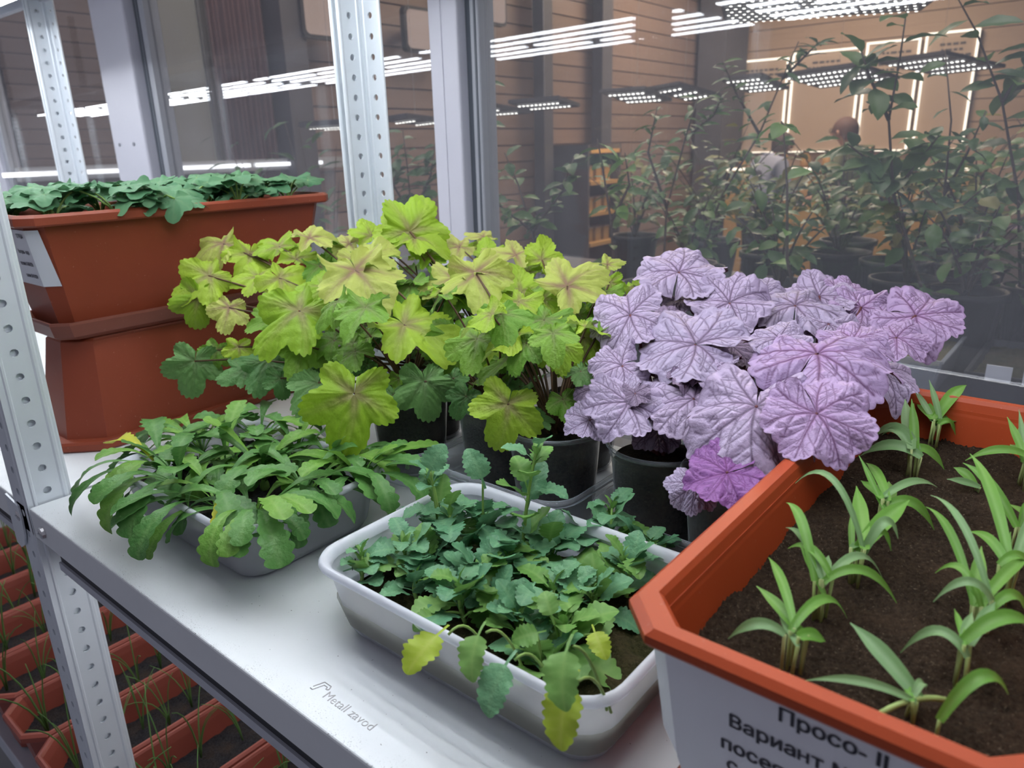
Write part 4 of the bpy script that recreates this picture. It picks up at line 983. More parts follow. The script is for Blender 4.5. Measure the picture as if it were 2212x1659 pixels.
# ------------------------------------------------------------------ pansies
rp = random.Random(31)
def pansy(bx, by, tx, ty, label, size=1.0, tone='pansy', nl=9, extra=()):
    nl += 3; size *= 1.15
    base = onz(bx, by, .031); dB = (base-CAM)@CD; top = at(tx, ty, dB+rp.uniform(-.012, .012))
    t_ = thing('pansy_seedling', label, 'seedling', base, 'pansy seedlings in the white tray')
    Ln = np.linalg.norm(top-base); mid = (base+top)/2+A3(rp.uniform(-.006, .006), rp.uniform(-.006, .006), 0)
    cv = bez(base, mid, top, 12); part('stem', MB().tube(cv, np.linspace(.0017, .0010, 12), 6), M['pansystem'], t_, True)
    ax = nrm(top-base)
    for j in range(nl):
        f = (j+.6)/nl; P = cv[min(11, int(f*11.5))]; a = j*2.4+rp.uniform(-.4, .4)
        s = size*(1.15-.55*f)*rp.uniform(.9, 1.15) if f > .5 else size*rp.uniform(.85, 1.15)
        me = PANSY[rp.randrange(6)]; n = nrm(A3(0, 0, 1)+ax*.5+A3(.1, -.12, 0)*rp.random())
        mt = tone if rp.random() < .8 else ('pansylight' if tone == 'pansy' else 'pansy')
        if f < .3 and rp.random() < .35: mt = 'pansylight'
        leafobj(me, P, n, A3(math.cos(a), math.sin(a), .1), s, t_, M[mt])
    for j in range(7):
        a = j*2.4+rp.random(); leafobj(PANSYBUD[j % 3], cv[-1]-ax*.002*j, ax, A3(math.cos(a), math.sin(a), 0), rp.uniform(.7, 1.1), t_, M['pansylight'], 'small_leaf')
    for (px, py, ang, Lpx, f, mt) in extra:
        P = at(px, py, dB-.02); st = cv[3]
        if py > 1375:
            P = ony(px, py-14, PY0-.004); st = A3(P[0]+.004, PY0+.022, .048)
        part('leaf_stalk', MB().tube(bez(st, (st+P)/2+A3(0, 0, .006 if py <= 1375 else .020), P, 8), .0009, 5), M['pansystem'], t_, True)
        toc = nrm(CAM-P); n = nrm(A3(0, 0, 1)*(1-f)+toc*f); e = imgdir(ang); tt = nrm(e+toc*((e@n)/(toc@n))*-1)
        if py > 1375: n = nrm(A3(0, -.9, .45)); tt = nrm(A3(e@A3(1, 0, 0)*.6, -.25, -1))
        leafobj(PANSY[rp.randrange(3)], P-tt*.006, n, tt, Lpx*dB/FPX/(.030 if py <= 1375 else .021), t_, M[mt])
pansy(1128, 1225, 1159, 972, 'tallest pansy seedling, rising above the far rim of its tray', 1.0, nl=11)
pansy(944, 1193, 930, 1028, 'tall pansy seedling in the far left part of its tray', .95, nl=10, extra=((930, 1020, 60, 75, .6, 'pansy'),))
pansy(1050, 1215, 1046, 1112, 'pansy seedling with one long upright leaf, at the far side', 1.0, nl=9, extra=((1043, 1040, 110, 80, .8, 'pansy'),))
pansy(1314, 1200, 1322, 1092, 'pansy seedling with a tight bright tip near the far right corner', .9, nl=10)
pansy(990, 1228, 971, 1105, 'bushy pansy seedling left of the middle of its tray', 1.1, nl=11)
pansy(780, 1262, 781, 1195, 'small pansy seedling alone at the left end of its tray', .75, nl=8)
pansy(1195, 1240, 1190, 1170, 'broad pansy seedling in the middle of its tray', 1.1, nl=10)
pansy(1005, 1345, 992, 1262, 'pansy seedling near the front rim with a yellow leaf hanging over', 1.05, nl=10, extra=((968, 1385, 262, 72, .9, 'pansyyellow'), (935, 1335, 215, 66, .6, 'pansylight'), (1050, 1380, 290, 62, .8, 'pansylight')))
pansy(1192, 1330, 1196, 1268, 'wide-leaved pansy seedling right of the middle', 1.15, nl=9, extra=((1150, 1275, 250, 75, .8, 'pansy'),))
pansy(1352, 1290, 1346, 1205, 'pansy seedling at the right end beside the orange planter', 1.0, nl=11)
pansy(1212, 1425, 1217, 1345, 'light green pansy seedling at the front right, leaves over the rim', 1.05, 'pansylight', 10, extra=((1285, 1370, 285, 70, .9, 'pansyyellow'), (1190, 1330, 110, 60, .7, 'pansylight'), (1240, 1410, 300, 75, .6, 'pansylight')))
pansy(875, 1235, 872, 1172, 'pansy seedling with drooping leaves left of the bushy one', 1.0, nl=8)
pansy(1070, 1330, 1066, 1290, 'low pansy seedling in the centre front', .95, nl=8)
pansy(1185, 1470, 1170, 1425, 'short pansy seedling at the front corner, two leaves over the rim', .95, 'pansylight', 7, extra=((1112, 1440, 250, 78, .8, 'pansy'), (1250, 1485, 275, 82, .9, 'pansyyellow'), (1160, 1370, 200, 62, .7, 'pansylight')))
pansy(1255, 1215, 1262, 1150, 'slim pansy seedling between the middle and the far right corner', .95, nl=9)
pansy(905, 1300, 900, 1245, 'pansy seedling at the front left with a drooping pale leaf', .85, nl=7)
pansy(1290, 1330, 1280, 1280, 'dark pansy seedling in front of the right end one', .95, nl=8)
pansy(1100, 1260, 1098, 1200, 'pansy seedling in the middle, below the tallest one', 1.0, nl=9)
pansy(935, 1255, 930, 1205, 'pansy seedling between the left end and the middle', 1.0, nl=8)
pansy(1120, 1385, 1118, 1330, 'pansy seedling at the front between two light green ones', 1.0, 'pansy', 8)
pansy(1010, 1290, 1030, 1230, 'dark pansy seedling left of the centre', 1.05, nl=9)
pansy(1390, 1230, 1400, 1180, 'pansy seedling half hidden behind the orange planter corner', 1.0, nl=9)
# ------------------------------------------------------------------ daisies
rd = random.Random(41)
spots = [(.135, .085), (.19, .075), (.245, .080), (.30, .085), (.12, .135), (.175, .13), (.235, .135), (.295, .14), (.15, .185), (.215, .185), (.275, .19), (.315, .185)]
dl = ['front left daisy seedling, leaves hanging down to the shelf', 'daisy seedling at the front with one big pale leaf over the rim', 'daisy seedling with a yellow leaf at the front rim', 'daisy seedling at the front right corner of its tray', 'daisy seedling at the left end, nearest the rack post', 'daisy seedling left of the middle of the left tray', 'daisy seedling in the crowded middle of the left tray', 'daisy seedling on the right side of the left tray', 'daisy seedling at the back left, against the red planter', 'daisy seedling at the back with high upright leaves', 'daisy seedling at the back right under the hanging lime leaf', 'daisy seedling at the far right corner, leaves reaching the clear tray']
for k, (x, y) in enumerate(spots):
    base = A3(x, y, .039); t_ = thing('daisy_seedling', dl[k], 'seedling', base, 'daisy seedlings in the left tray')
    out = math.atan2(y-.13, (x-.21)*.7)
    part('crown', MB().tube([base-A3(0, 0, .004), base+A3(0, 0, .004), base+A3(0, 0, .010)], [.005, .0045, .002], 7), M['pansystem'], t_, True)
    for j in range(15):
        a = j*2.4+rd.uniform(-.5, .5)
        if j < 3: a = out+rd.uniform(-.9, .9)
        me = DAISY[rd.randrange(8)] if j > 4 else DAISY[rd.choice((0, 1, 2, 4))]
        mt = 'daisy' if rd.random() < .72 else 'daisylight'
        if k == 2 and j == 1: mt = 'daisyyellow'
        if k == 0 and j == 4: mt = 'daisyyellow'
        leafobj(me, base+A3(0, 0, .004), A3(rd.uniform(-.1, .1), rd.uniform(-.1, .1), 1), A3(math.cos(a), math.sin(a), 0), rd.uniform(.72, 1.12), t_, M[mt])
dz = {k: [o for o in bpy.data.objects if o.get('label') == dl[k]][0] for k in (0, 1, 4, 3)}
for k, a, me, s, mt in ((0, -100, 6, 1.05, 'daisy'), (0, -75, 7, 1.05, 'daisylight'), (0, -130, 6, 1.1, 'daisy'), (0, -60, 2, 1.0, 'daisy'), (1, -85, 7, 1.15, 'daisylight'), (1, -55, 2, 1.1, 'daisy'), (4, 165, 6, 1.15, 'daisy'), (4, 200, 2, 1.1, 'daisy'), (4, 225, 7, 1.15, 'daisy'), (3, -70, 7, 1.0, 'daisylight'), (3, -20, 2, 1.1, 'daisy')):
    p_ = dz[k]; a = math.radians(a); leafobj(DAISY[me], A3(*p_.location)+A3(0, 0, .008), A3(0, 0, 1), A3(math.cos(a), math.sin(a), 0), s, p_, M[mt])

# ------------------------------------------------------------------ millet in the orange planter
rm = random.Random(51)
def strip(P0, P1, bulge, w, fold, mat, t_, side=0, n=12, name='blade'):
    mid = (P0+P1)/2+A3(0, 0, bulge)+CR*side; pts = np.array(bez(P0, mid, P1, n)); V = np.zeros((n, 5, 3)); tc_ = []
    for i, p in enumerate(pts):
        u = i/(n-1); tg = nrm(pts[min(n-1, i+1)]-pts[max(0, i-1)])
        sd = nrm(np.cross(tg, nrm(CAM-p)*.75+A3(0, 0, 1)*.55)); nn = np.cross(sd, tg)
        hw_ = w*(.32+.68*math.sin(math.pi*min(1, u*.75+.12)))*(1-max(0, (u-.55)/.45)**1.7); hw_ = max(hw_, .0002)
        for j, v in enumerate((-1, -.5, 0, .5, 1)): V[i, j] = p+sd*hw_*v+nn*hw_*fold*abs(v)
        tc_ += [1 if v == 0 else .2 for v in (-1, -.5, 0, .5, 1)]
    me = grid_mesh('millet_blade', V, True, {'vein': np.array(tc_)}); me.materials.append(mat)
    return link(name, me, t_, Matrix.Identity(4))
def millet(bx, by, blades, label, stemh=.02):
    base = onz(bx, by, RSOIL); dB = (base-CAM)@CD
    t_ = thing('millet_sprout', label, 'seedling', base, 'millet sprouts in the orange planter')
    blades = list(blades)+([(bx+rm.uniform(-45, 45), by-rm.uniform(90, 170), rm.uniform(16, 26), .002, rm.uniform(.0, .03)) for _ in range(2)] if len(blades) > 2 else [])
    for (tx, ty, w, bul, dd) in blades:
        o = A3(rm.uniform(-.004, .004), rm.uniform(-.004, .004), 0); st = base+o; sh_ = st+A3(rm.uniform(-.002, .002), 0, stemh*rm.uniform(.8, 1.2))
        part('stem', MB().tube([st-A3(0, 0, .002), (st+sh_)/2, sh_], [.0008, .0008, .0009], 6), M['milletstem'], t_, True)
        P1 = at(tx, ty, dB+dd); strip(sh_, P1, bul, w*.78*dB/FPX/2, .35, M['milletgrey' if rm.random() < .35 else 'millet'], t_)
millet(1707, 1462, ((1634, 1266, 34, .004, .03), (1660, 1204, 30, .010, .05), (1573, 1380, 34, .014, .01), (1783, 1386, 42, .004, 0), (1832, 1342, 34, .03, .04)), 'millet sprout nearest the label, leaning over the front rim')
millet(1762, 1338, ((1698, 1086, 30, .022, .04), (1702, 1185, 26, .018, .02), (1937, 1303, 30, .026, .0), (1905, 1246, 28, .03, .03), (1697, 1140, 24, .016, .03), (1790, 1200, 30, .0, .03)), 'tall millet sprout in the left row, second from the label')
millet(1845, 1262, ((1718, 1044, 20, .045, .04), (1940, 1164, 30, .03, .0), (1850, 1050, 42, .002, .06), (1965, 1080, 52, .006, .03), (1925, 1190, 26, .026, 0)), 'millet sprout with a folded wide blade in the left row')
millet(1900, 1150, ((1885, 1045, 38, .0, .03), (1920, 1040, 42, .0, .04), (2018, 1145, 34, .022, .0), (1870, 1000, 28, .01, .05), (2025, 1053, 26, .016, .03)), 'millet sprout in the middle of the left row')
millet(1968, 1030, ((1880, 950, 34, .030, .03), (1858, 985, 34, .018, .02), (2040, 1015, 28, .014, 0), (1955, 862, 36, .0, .04), (1905, 940, 26, .02, .02)), 'millet sprout in the far part of the left row')
millet(2015, 965, ((1982, 860, 36, .0, .03), (2088, 832, 34, .012, .02), (2086, 900, 30, .002, .02), (2035, 855, 34, .0, .03), (2064, 940, 18, .014, 0), (2000, 870, 26, .0, .03)), 'farthest millet sprout of the left row, by the back rim')
millet(2075, 1480, ((2240, 1360, 44, .02, .0), (1945, 1410, 32, .026, .02), (2150, 1300, 34, .004, .02)), 'millet sprout with bare pale stem in the right row')
millet(2111, 1378, ((2000, 1095, 26, .020, .06), (2010, 1070, 22, .026, .05), (2020, 1238, 24, .024, .02), (2230, 1200, 34, .01, .03), (2016, 1300, 26, .022, 0), (2120, 1180, 40, .0, .03), (2220, 1330, 34, .02, 0)), 'tall millet sprout in the right row, nearer the frame edge')
millet(2160, 1300, ((2095, 980, 34, .018, .07), (2090, 1150, 30, .014, .03), (2240, 1090, 30, .004, .03), (2230, 1230, 28, .014, 0)), 'millet sprout in the right row with one high arching blade')
millet(2192, 1195, ((2080, 1000, 30, .012, .03), (2230, 1030, 30, .01, .03), (2250, 1150, 30, .01, 0)), 'millet sprout at the right frame edge, middle depth')
millet(2205, 1050, ((2200, 925, 34, .0, .03), (2182, 960, 30, .0, .02), (2085, 995, 26, .014, .0), (2230, 960, 30, .0, .02)), 'farthest millet sprout at the right frame edge')
millet(2035, 1592, ((2178, 1500, 40, .030, .0),), 'short millet sprout with one rounded leaf at the front rim', .012)
millet(1962, 1545, ((1836, 1345, 52, .004, .03), (1740, 1470, 28, .01, .01), (2000, 1490, 26, .012, .01)), 'fallen millet sprout with pale roots near the front rim', .010)
millet(2110, 1060, ((2060, 1010, 26, .004, .01), (2045, 1035, 22, .002, 0)), 'limp millet sprout lying on the soil at the back', .004)
# pale fallen stem
P0, P1 = onz(1895, 1545, RSOIL+.006), onz(2042, 1512, RSOIL+.004)
o = part('fallen_stem', MB().tube(bez(P0, (P0+P1)/2+A3(0, 0, .008), P1, 8), .0013, 6), M['milletstem'], None, True); tag(o, 'pale broken stem lying on the soil by the front rim', 'stem')

# ------------------------------------------------------------------ planters on the lower shelf
LRZ = -.452; pit = .131
rg_ = random.Random(61)
proto = None
bl = MB()
def gblade(base, tip, w=.0012):
    n = 7; mid = (base+tip)/2+A3(0, 0, .03); pts = bez(base, mid, tip, n); return pts
gmesh = []
for v in range(6):
    b = MB()
    for j in range(4):
        a = rg_.uniform(0, 6.28); h = rg_.uniform(.06, .13); r = rg_.uniform(.01, .06); tip = A3(math.cos(a)*r, math.sin(a)*r, h); b.tube(bez(A3(0, 0, -.002), A3(math.cos(a)*r*.2, math.sin(a)*r*.2, h*.8), tip, 7), np.linspace(.0013, .0004, 7), 4)
    me = b.mesh(f'grass_blades_{v}', [M['grass']], True); gmesh.append(me)
names = ['lower shelf planter with grass, %s' % s for s in ('farthest left', 'second from the left', 'third from the left', 'fourth from the left', 'fifth from the left', 'left of the front rack post', 'just behind the front rack post', 'right of the front rack post', 'under the shelf edge', 'second under the shelf edge', 'rightmost under the shelf edge')]
x = -.375-.004-pit*5
for k in range(11):
    if proto is None:
        proto = thing('planter', names[0], 'planter', (x+pit/2, .2, LZ+.001), 'planters on the lower shelf')
        planter_parts(proto, x+.002, x+pit-.002, -.012, .418, LZ+.001, LRZ, M['tclow'], LRZ-.042, M['soil_grey'], tap=.018, ch=.026, rimw=.008, bump_seed=9); o = proto; first_x = x
    else:
        o = copy_tree(proto); o.location.x += k*pit; o['label'] = names[k]
    for j in range(9):
        g = link('grass_seedling', gmesh[rg_.randrange(6)]); g.location = (x+pit/2+rg_.uniform(-.03, .03), .03+j*.042+rg_.uniform(-.012, .012), LRZ-.042); g.rotation_euler = (0, 0, rg_.uniform(0, 6.28)); s = rg_.uniform(.85, 1.5); g.scale = (s, s, s)
        tag(g, 'thin green grass seedling growing in a lower shelf planter', 'seedling', 'grass seedlings on the lower shelf')
    x += pit
# ------------------------------------------------------------------ beyond the glass: benches, shrubs, people
t_ = thing('plant_bench', 'long black plant bench right behind the glass', 'bench', (.4, 1.5, FZ))
BZ = -.085
part('bench_top', MB().box(-.9, 1.9, 1.12, 1.62, BZ-.03, BZ), M['black'], t_)
for bx in (-.85, .5, 1.85):
    for by in (1.15, 1.59): part('leg', MB().box(bx-.02, bx+.02, by-.02, by+.02, FZ, BZ-.03), M['black'], t_)
part('back_rail', MB().box(-.9, 1.9, 1.62, 1.64, BZ-.06, BZ+.05), M['black'], t_)
t_ = thing('plant_bench', 'farther dark plant bench carrying the dense shrubs', 'bench', (-.6, 2.2, FZ))
part('bench_top', MB().box(-2.3, 1.9, 1.95, 2.65, -.20, -.16), M['darkwood'], t_); part('front_board', MB().box(-2.3, 1.9, 1.93, 1.95, -.30, -.14), M['darkwood'], t_)
for bx in (-2.25, -.2, 1.85):
    for by in (1.98, 2.62): part('leg', MB().box(bx-.02, bx+.02, by-.02, by+.02, FZ, -.20), M['black'], t_)
# seed trays on the near bench at the right
def seedtray(x0, x1, y0, y1, h, mat, soil, label, clips=False):
    t_ = thing('seed_tray', label, 'tray', ((x0+x1)/2, (y0+y1)/2, BZ), 'seed trays on the bench behind the glass')
    b = MB(); i = .008
    def rg(k, z): return [(x0+k, y0+k, z), (x1-k, y0+k, z), (x1-k, y1-k, z), (x0+k, y1-k, z)]
    b.loops([rg(.015, BZ+.001), rg(.002, BZ+h), rg(0, BZ+h), rg(0, BZ+h+.003), rg(.006, BZ+h+.003), rg(.020, BZ+.004)], cap0=True); part('tray_body', b, mat, t_)
    X, Y = np.meshgrid(np.linspace(x0+.009, x1-.009, 24), np.linspace(y0+.009, y1-.009, 24)); rgn = np.random.RandomState(int(x0*100)+50)
    me = grid_mesh('soil', np.stack([X, Y, BZ+h*.85+rgn.normal(0, .003, X.shape)], -1), True); me.materials.append(soil); link('soil', me, t_, Matrix.Identity(4))
    if clips:
        for q in range(3): part('white_tag', MB().box(x0+.03+q*.05, x0+.065+q*.05, y0-.003, y0, BZ+h-.005, BZ+h+.02), M['paper'], t_)
seedtray(.40, .64, 1.14, 1.36, .07, M['tray'], soilmat('yellowish_seedbed', (.12, .11, .05), (.26, .23, .12), 120, .1), 'pale seed tray of yellowish sprouts behind the purple leaves')
seedtray(.67, .90, 1.14, 1.40, .06, M['black'], M['soil_moss'], 'dark seed tray with white tags at the right edge', True)
def blackpot(x, y, z, r, h, label):
    t_ = thing('plant_pot', label, 'pot', (x, y, z), 'black pots behind the glass')
    b = MB().lathe([(.001, z), (r*.72, z), (r*.94, z+h*.9), (r*1.04, z+h*.9), (r*1.04, z+h), (r*.96, z+h), (r*.9, z+h*.86)], 24, (x, y)); part('pot_body', b, M['black'], t_, True)
    part('soil', MB().lathe([(r*.92, z+h*.86), (r*.5, z+h*.9), (.001, z+h*.91)], 20, (x, y)), M['soil_dark'], t_, True)
    return z+h*.88
rs = random.Random(71)
def shrub(x, y, z, h, label, sprd=.25, stems=5, per=14, L=.045, tone=('shrub', 'shrubmid'), meshes=None, name='potted_shrub', up=1.0, paths=None):
    meshes = meshes or SHRUB; base = A3(x, y, z)
    t_ = thing(name, label, 'shrub', base, 'shrubs behind the glass')
    ps = paths or []
    if not paths:
        for s in range(stems):
            a = 6.28*s/stems+rs.uniform(-.5, .5); r = sprd*rs.uniform(.35, 1); top = base+A3(math.cos(a)*r, math.sin(a)*r*.8, h*rs.uniform(.6, 1))
            ps.append(bez(base, base+(top-base)*A3(.25, .25, .6), top, 10))
    for cv in ps:
        cv = [np.asarray(p, float) for p in cv]; n = len(cv)
        part('stem', MB().tube(cv, np.linspace(.004, .0013, n), 5), M['twig'], t_, True)
        for j in range(per):
            f = .25+.75*(j+rs.random()*.6)/per if not paths else .08+.92*(j+rs.random()*.5)/per; q = min(f, .999)*(n-1); i = int(q); P = cv[i]+(cv[min(i+1, n-1)]-cv[i])*(q-i)
            a = j*2.4+rs.uniform(-.5, .5); ax = nrm(cv[min(i+1, n-1)]-cv[max(i-1, 0)])
            off = A3(math.cos(a), math.sin(a), rs.uniform(-.15, .5)); tw = P+off*L*rs.uniform(.1, .9)*(0 if paths else 1)
            if not paths and rs.random() < .5:
                pass
            mt = rs.choice(tone)
            leafobj(rs.choice(meshes), tw, A3(rs.uniform(-.5, .5), rs.uniform(-.8, .2), 1), off, L*rs.uniform(.7, 1.25), t_, M[mt])
    return t_
def pxpath(pts, d): 
    return [at(px, py, dd) for (px, py), dd in zip(pts, d if hasattr(d, '__len__') else [d]*len(pts))]
def rooted(pts, d):
    """stem path through image points, continued down to the bench top"""
    p = pxpath(pts, d); b0 = p[0]; y0 = min(max(b0[1], 1.16), 2.6); zb = BZ+.13
    return [A3(b0[0]+.02, max(b0[1], 1.16)+.01, zb)]+p
def pshrub(label, pts, d, per, L, tone, meshes=None, extra=()):
    c = [rooted(pts, d)]+[pxpath(e, d) for e in extra]; b0 = c[0][0]
    blackpot(b0[0], b0[1], BZ, .055, .15, 'black pot under the ' + label)
    shrub(b0[0], b0[1], b0[2], 0, label, per=per, L=L, tone=tone, meshes=meshes, paths=c)
pshrub('shrub with big dark leaves at the top right corner', [(2205, 640), (2200, 420), (2165, 220), (2110, 70), (2060, -20)], 1.42, 20, .074, ('shrub', 'shrubmid'), extra=([(2165, 220), (2230, 120), (2290, 60)], [(2200, 420), (2260, 300), (2290, 220)]))
pshrub('slim shrub with small leaves left of the corner shrub', [(2060, 640), (2040, 420), (2055, 260), (2042, 110)], 1.55, 16, .050, ('shrub', 'shrubmid'), extra=([(2040, 420), (2090, 330), (2130, 240)],))
pshrub('dark broad-leaved shrub crossing the rightmost display boards', [(1990, 620), (1930, 420), (1920, 260), (1945, 120), (1960, 10)], 1.40, 16, .074, ('shrub', 'shrubmid'), extra=([(1920, 260), (1880, 170), (1860, 110)], [(1930, 420), (2000, 330), (2030, 290)], [(1930, 420), (1880, 350), (1830, 310)]))
pshrub('long bare twig leaning right with narrow leaves', [(1490, 620), (1560, 420), (1640, 290), (1690, 170), (1725, 90)], 1.75, 22, .050, ('shrubmid', 'shrub'), SHRUBN, extra=([(1640, 290), (1590, 200), (1560, 130)], [(1690, 170), (1740, 120), (1770, 90)]))
pshrub('shrub with a whorl of five bright leaves', [(1700, 560), (1700, 400), (1692, 275)], 1.34, 5, .055, ('shrubbright',), extra=([(1692, 275), (1690, 268), (1688, 262)],))
pshrub('grey-green narrow shrub in front of the broad dark post', [(1430, 640), (1440, 450), (1480, 300), (1510, 200)], 1.70, 26, .042, ('shrubmid', 'shrub'), SHRUBN, extra=([(1440, 450), (1400, 330), (1420, 230)], [(1480, 300), (1540, 250), (1560, 210)]))
pshrub('shrub with fresh bright leaves between the thin dark posts', [(1330, 640), (1320, 480), (1300, 350), (1290, 300)], 1.50, 14, .048, ('shrubbright', 'shrubmid'), extra=([(1320, 480), (1360, 400), (1350, 330)],))
pshrub('dark bushy shrub left of the golden shelf unit', [(1170, 640), (1150, 500), (1120, 400), (1090, 330)], 1.65, 20, .046, ('shrub', 'shrubmid'), extra=([(1150, 500), (1210, 420), (1240, 340)], [(1150, 500), (1100, 460), (1060, 430)]))
pshrub('tall thin shrub close to the mullion gasket', [(1070, 620), (1052, 420), (1048, 260), (1050, 60)], 1.60, 16, .046, ('shrub', 'shrubmid'))
pshrub('dark foliage between the rack post and the mullion', [(900, 600), (890, 470), (880, 360), (870, 280)], 1.9, 26, .050, ('shrub',), extra=([(890, 470), (930, 380), (940, 310)], [(890, 470), (850, 400), (860, 330)]))
# dense low foliage on the benches
lows = [(-.02, 2.1, 'low shrub behind the tall single purple leaf'), (.16, 2.2, 'low dense shrub under the person in the dark vest'), (.34, 2.1, 'low dense shrub left of the dark broad-leaved one'), (.10, 2.5, 'low dense shrub, back row, middle'), (.52, 2.15, 'low dense shrub at the right, far bench'), (-.30, 2.3, 'low shrub on the far bench behind the lime leaves'), (-.62, 2.3, 'low shrub on the far bench by the mullion'), (.40, 2.5, 'low dense shrub, back row, right'), (.70, 2.4, 'low dense shrub at the right frame edge, far bench')]
for k, (x, y, lb) in enumerate(lows):
    h = blackpot(x, y, -.16, .09, .17, 'black pot of the ' + lb); shrub(x, y, h, .33+.04*(k % 3), lb, .24, 8, 13, .058, ('shrubmid', 'shrub', 'shrubmid', 'shrubold'))
nears = [(.30, 1.30, 'leafy shrub just behind the glass above the purple leaves'), (.50, 1.48, 'leafy shrub behind the glass with yellowing leaves'), (.62, 1.40, 'leafy shrub behind the glass at the right'), (.76, 1.50, 'leafy shrub behind the glass at the right frame edge'), (.02, 1.45, 'leafy shrub behind the glass right of the lime plants')]
for k, (x, y, lb) in enumerate(nears):
    h = blackpot(x, y, BZ, .07, .15, 'black pot of the ' + lb); shrub(x, y, h, .22+.03*(k % 2), lb, .15, 6, 12, .048, ('shrub', 'shrubmid', 'shrubold') if k == 1 else ('shrub', 'shrubmid'))
# far left foliage beyond the glass, low
for k, px in enumerate((600, 690)):
    P = at(px, 420, 2.9); blackpot(P[0], P[1], -.16 if False else FZ, .16, .5, ['tall black pot below the low glowing strip', 'tall black pot left of the rack post'][k])
    shrub(P[0], P[1], FZ+.45, 1.15 if k else 1.2, ['faint upright shrub behind the glass left of the rack post', 'faint dark shrub behind the glass beside the rack post'][k], .22, 6, 16, .09, ('shrub',), SHRUBN)

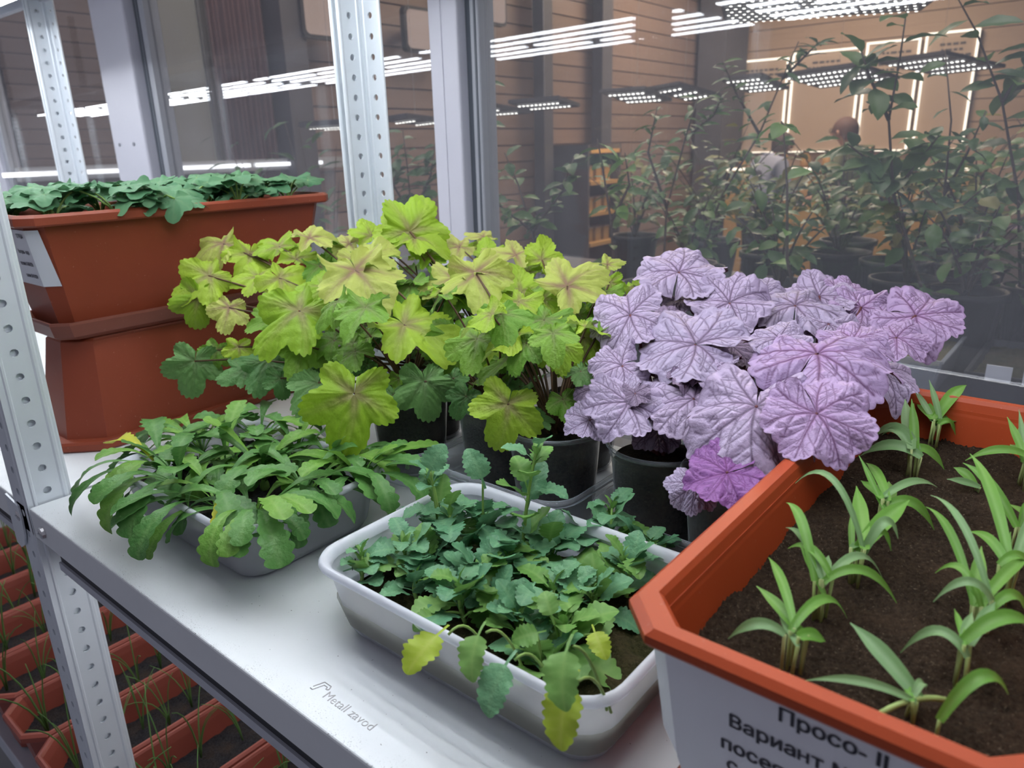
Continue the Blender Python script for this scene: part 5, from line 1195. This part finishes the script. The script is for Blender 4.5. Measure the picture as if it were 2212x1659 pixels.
# people at the lit counter
def figure(label, x, y, face, hz, coat, shirt, hair, lean, glasses=False):
    """standing person; face = heading in degrees, hz = head centre height above the floor"""
    t_ = thing('person', label, 'person', (x, y, FZ), 'people behind the glass')
    S = hz/1.58; c, s = math.cos(math.radians(face)), math.sin(math.radians(face))
    def W_(f, l, z): return (c*f-s*l, s*f+c*l, z)
    def skin(name, pts, edges, rad, mat, root=0, lv=2):
        me = bpy.data.meshes.new(name); me.from_pydata([W_(*[a*S for a in p]) for p in pts], edges, []); o = link(name, me, t_)
        md = o.modifiers.new('skin', 'SKIN'); 
        for i, r in enumerate(rad): me.skin_vertices[0].data[i].radius = ((r[0]*S, r[1]*S) if hasattr(r, '__len__') else (r*S, r*S))
        me.skin_vertices[0].data[root].use_root = True
        sb = o.modifiers.new('sub', 'SUBSURF'); sb.levels = lv; sb.render_levels = lv; me.materials.append(mat); md.use_smooth_shade = True
        return o
    L = lean
    # body: hips, waist, chest, neck, head, arms, legs
    pts = [(0, 0, .92), (.01+L*.25, 0, 1.12), (.02+L*.7, 0, 1.32), (.02+L, 0, 1.42), (.03+L*1.25, 0, 1.47), (.06+L*1.5, 0, 1.56), (.07+L*1.6, 0, 1.64),
           (L*.8, .17, 1.38), (.03+L*.8, .23, 1.12), (.22+L, .16, .98), (.30+L, .13, .98),
           (L*.8, -.17, 1.38), (.03+L*.8, -.23, 1.12), (.22+L, -.16, .98), (.30+L, -.13, .98),
           (0, .10, .88), (.02, .11, .48), (-.02, .11, .08), (.10, .12, .03), (0, -.10, .88), (.02, -.11, .48), (-.02, -.11, .08), (.10, -.12, .03)]
    ed = [(0, 1), (1, 2), (2, 3), (3, 4), (4, 5), (5, 6), (2, 7), (7, 8), (8, 9), (9, 10), (2, 11), (11, 12), (12, 13), (13, 14), (0, 15), (15, 16), (16, 17), (17, 18), (0, 19), (19, 20), (20, 21), (21, 22)]
    rd_ = [(.15, .12), (.14, .11), (.16, .12), .07, .055, (.082, .098), (.06, .07), .065, .048, .036, .03, .065, .048, .036, .03, .09, .062, .045, .04, .09, .062, .045, .04]
    skm = plain('skin_tone', (.42, .24, .18), .6, 0, .05)
    skin('body', pts, ed, rd_, skm)
    skin('jacket', pts[:5]+pts[7:10]+pts[11:14], [(0, 1), (1, 2), (2, 3), (3, 4), (2, 5), (5, 6), (6, 7), (2, 8), (8, 9), (9, 10)], [(.185, .15), (.18, .14), (.19, .145), .11, .066, .088, .068, .052, .088, .068, .052], coat)
    skin('trousers', [pts[0]]+pts[15:18]+pts[19:22], [(0, 1), (1, 2), (2, 3), (0, 4), (4, 5), (5, 6)], [(.17, .14), .112, .082, .064, .112, .082, .064], plain('dark_trousers', (.03, .03, .045), .9))
    if shirt is not None:
        skin('vest_panel', [(.02+L*.3-.03, 0, .95), (.02+L*.5-.035, 0, 1.18), (.02+L*.85-.03, 0, 1.36)], [(0, 1), (1, 2)], [(.165, .155), (.17, .15), (.16, .15)], shirt)
    hx, hzz = .06+L*1.5, 1.585
    b = MB()
    rings = []
    for i, f in enumerate(np.linspace(-.12, 1, 8)):
        an = f*math.pi/2; r = .104*math.cos(an); rings.append([W_((hx-.018+1.12*r*math.cos(q))*S, r*math.sin(q)*S, (hzz+.112*math.sin(an)+(-.06 if math.cos(q) < -.1 and i == 0 else 0))*S) for q in np.linspace(0, 6.2832, 17)[:-1]])
    b.loops(rings, cap1=True); link('hair', b.mesh('hair', [hair], True), t_)
    fx = hx+.092
    for l in (-.034, .034):
        b = MB(); cpt = W_(fx*S, l*S, 1.575*S); b.lathe([(.001, cpt[2]-.012), (.012, cpt[2]-.005), (.012, cpt[2]+.005), (.001, cpt[2]+.012)], 8, cpt[:2]); link('eye', b.mesh('eye', [M['black']], True), t_)
        b = MB(); cpt = W_((hx-.005)*S, l/.034*.088*S, 1.56*S); b.lathe([(.001, cpt[2]-.03), (.016, cpt[2]-.01), (.018, cpt[2]+.015), (.001, cpt[2]+.03)], 8, cpt[:2]); link('ear', b.mesh('ear', [skm], True), t_)
    b = MB(); b.tube([W_((fx-.005)*S, 0, 1.59*S), W_((fx+.022)*S, 0, 1.545*S), W_((fx-.004)*S, 0, 1.535*S)], [.008, .014, .010], 6); link('nose', b.mesh('nose', [skm], True), t_)
    b = MB(); b.tube([W_((fx-.01)*S, -.026*S, 1.508*S), W_((fx+.002)*S, 0, 1.506*S), W_((fx-.01)*S, .026*S, 1.508*S)], .006, 5); link('mouth', b.mesh('mouth', [plain('lips', (.30, .10, .09), .6)], True), t_)
    if glasses:
        b = MB()
        for l in (-.036, .036): b.tube([W_((fx+.012)*S, (l+.026*math.cos(q))*S, (1.577+.020*math.sin(q))*S) for q in np.linspace(0, 6.2832, 13)], .003, 4)
        link('glasses', b.mesh('glasses', [M['black']]), t_)
    for l in (-1, 1):
        for q in range(5):
            a0 = W_((.30+L)*S, (l*(.13-.018+.009*q))*S, .975*S)
            a1 = W_((.345+L+(.015 if q in (1, 2, 3) else 0)-(.03 if q == 0 else 0))*S, (l*(.13-.022+.011*q) - (l*.02 if q == 0 else 0))*S, .955*S); a2 = W_((.365+L+(.02 if q in (1, 2, 3) else 0)-(.035 if q == 0 else 0))*S, (l*(.13-.02+.010*q)-(l*.025 if q == 0 else 0))*S, .93*S)
            b = MB().tube([a0, a1, a2], [.011, .010, .007], 6); link('finger', b.mesh('finger', [skm], True), t_)
    return t_
P = at(1648, 300, 6.6); figure('person in a dark vest over a blue-grey shirt, bending at the lit counter', P[0], P[1], 60, 1.40, plain('blue_grey_shirt', (.20, .22, .30), .9), plain('black_vest', (.02, .02, .035), .9), plain('dark_brown_hair', (.035, .022, .02), .8), .14)
P = at(1858, 270, 6.2); figure('person in an olive jacket with glasses, looking left at the counter', P[0], P[1], 165, 1.50, plain('olive_jacket', (.10, .11, .06), .9), None, plain('reddish_brown_hair', (.07, .035, .03), .8), .06, True)
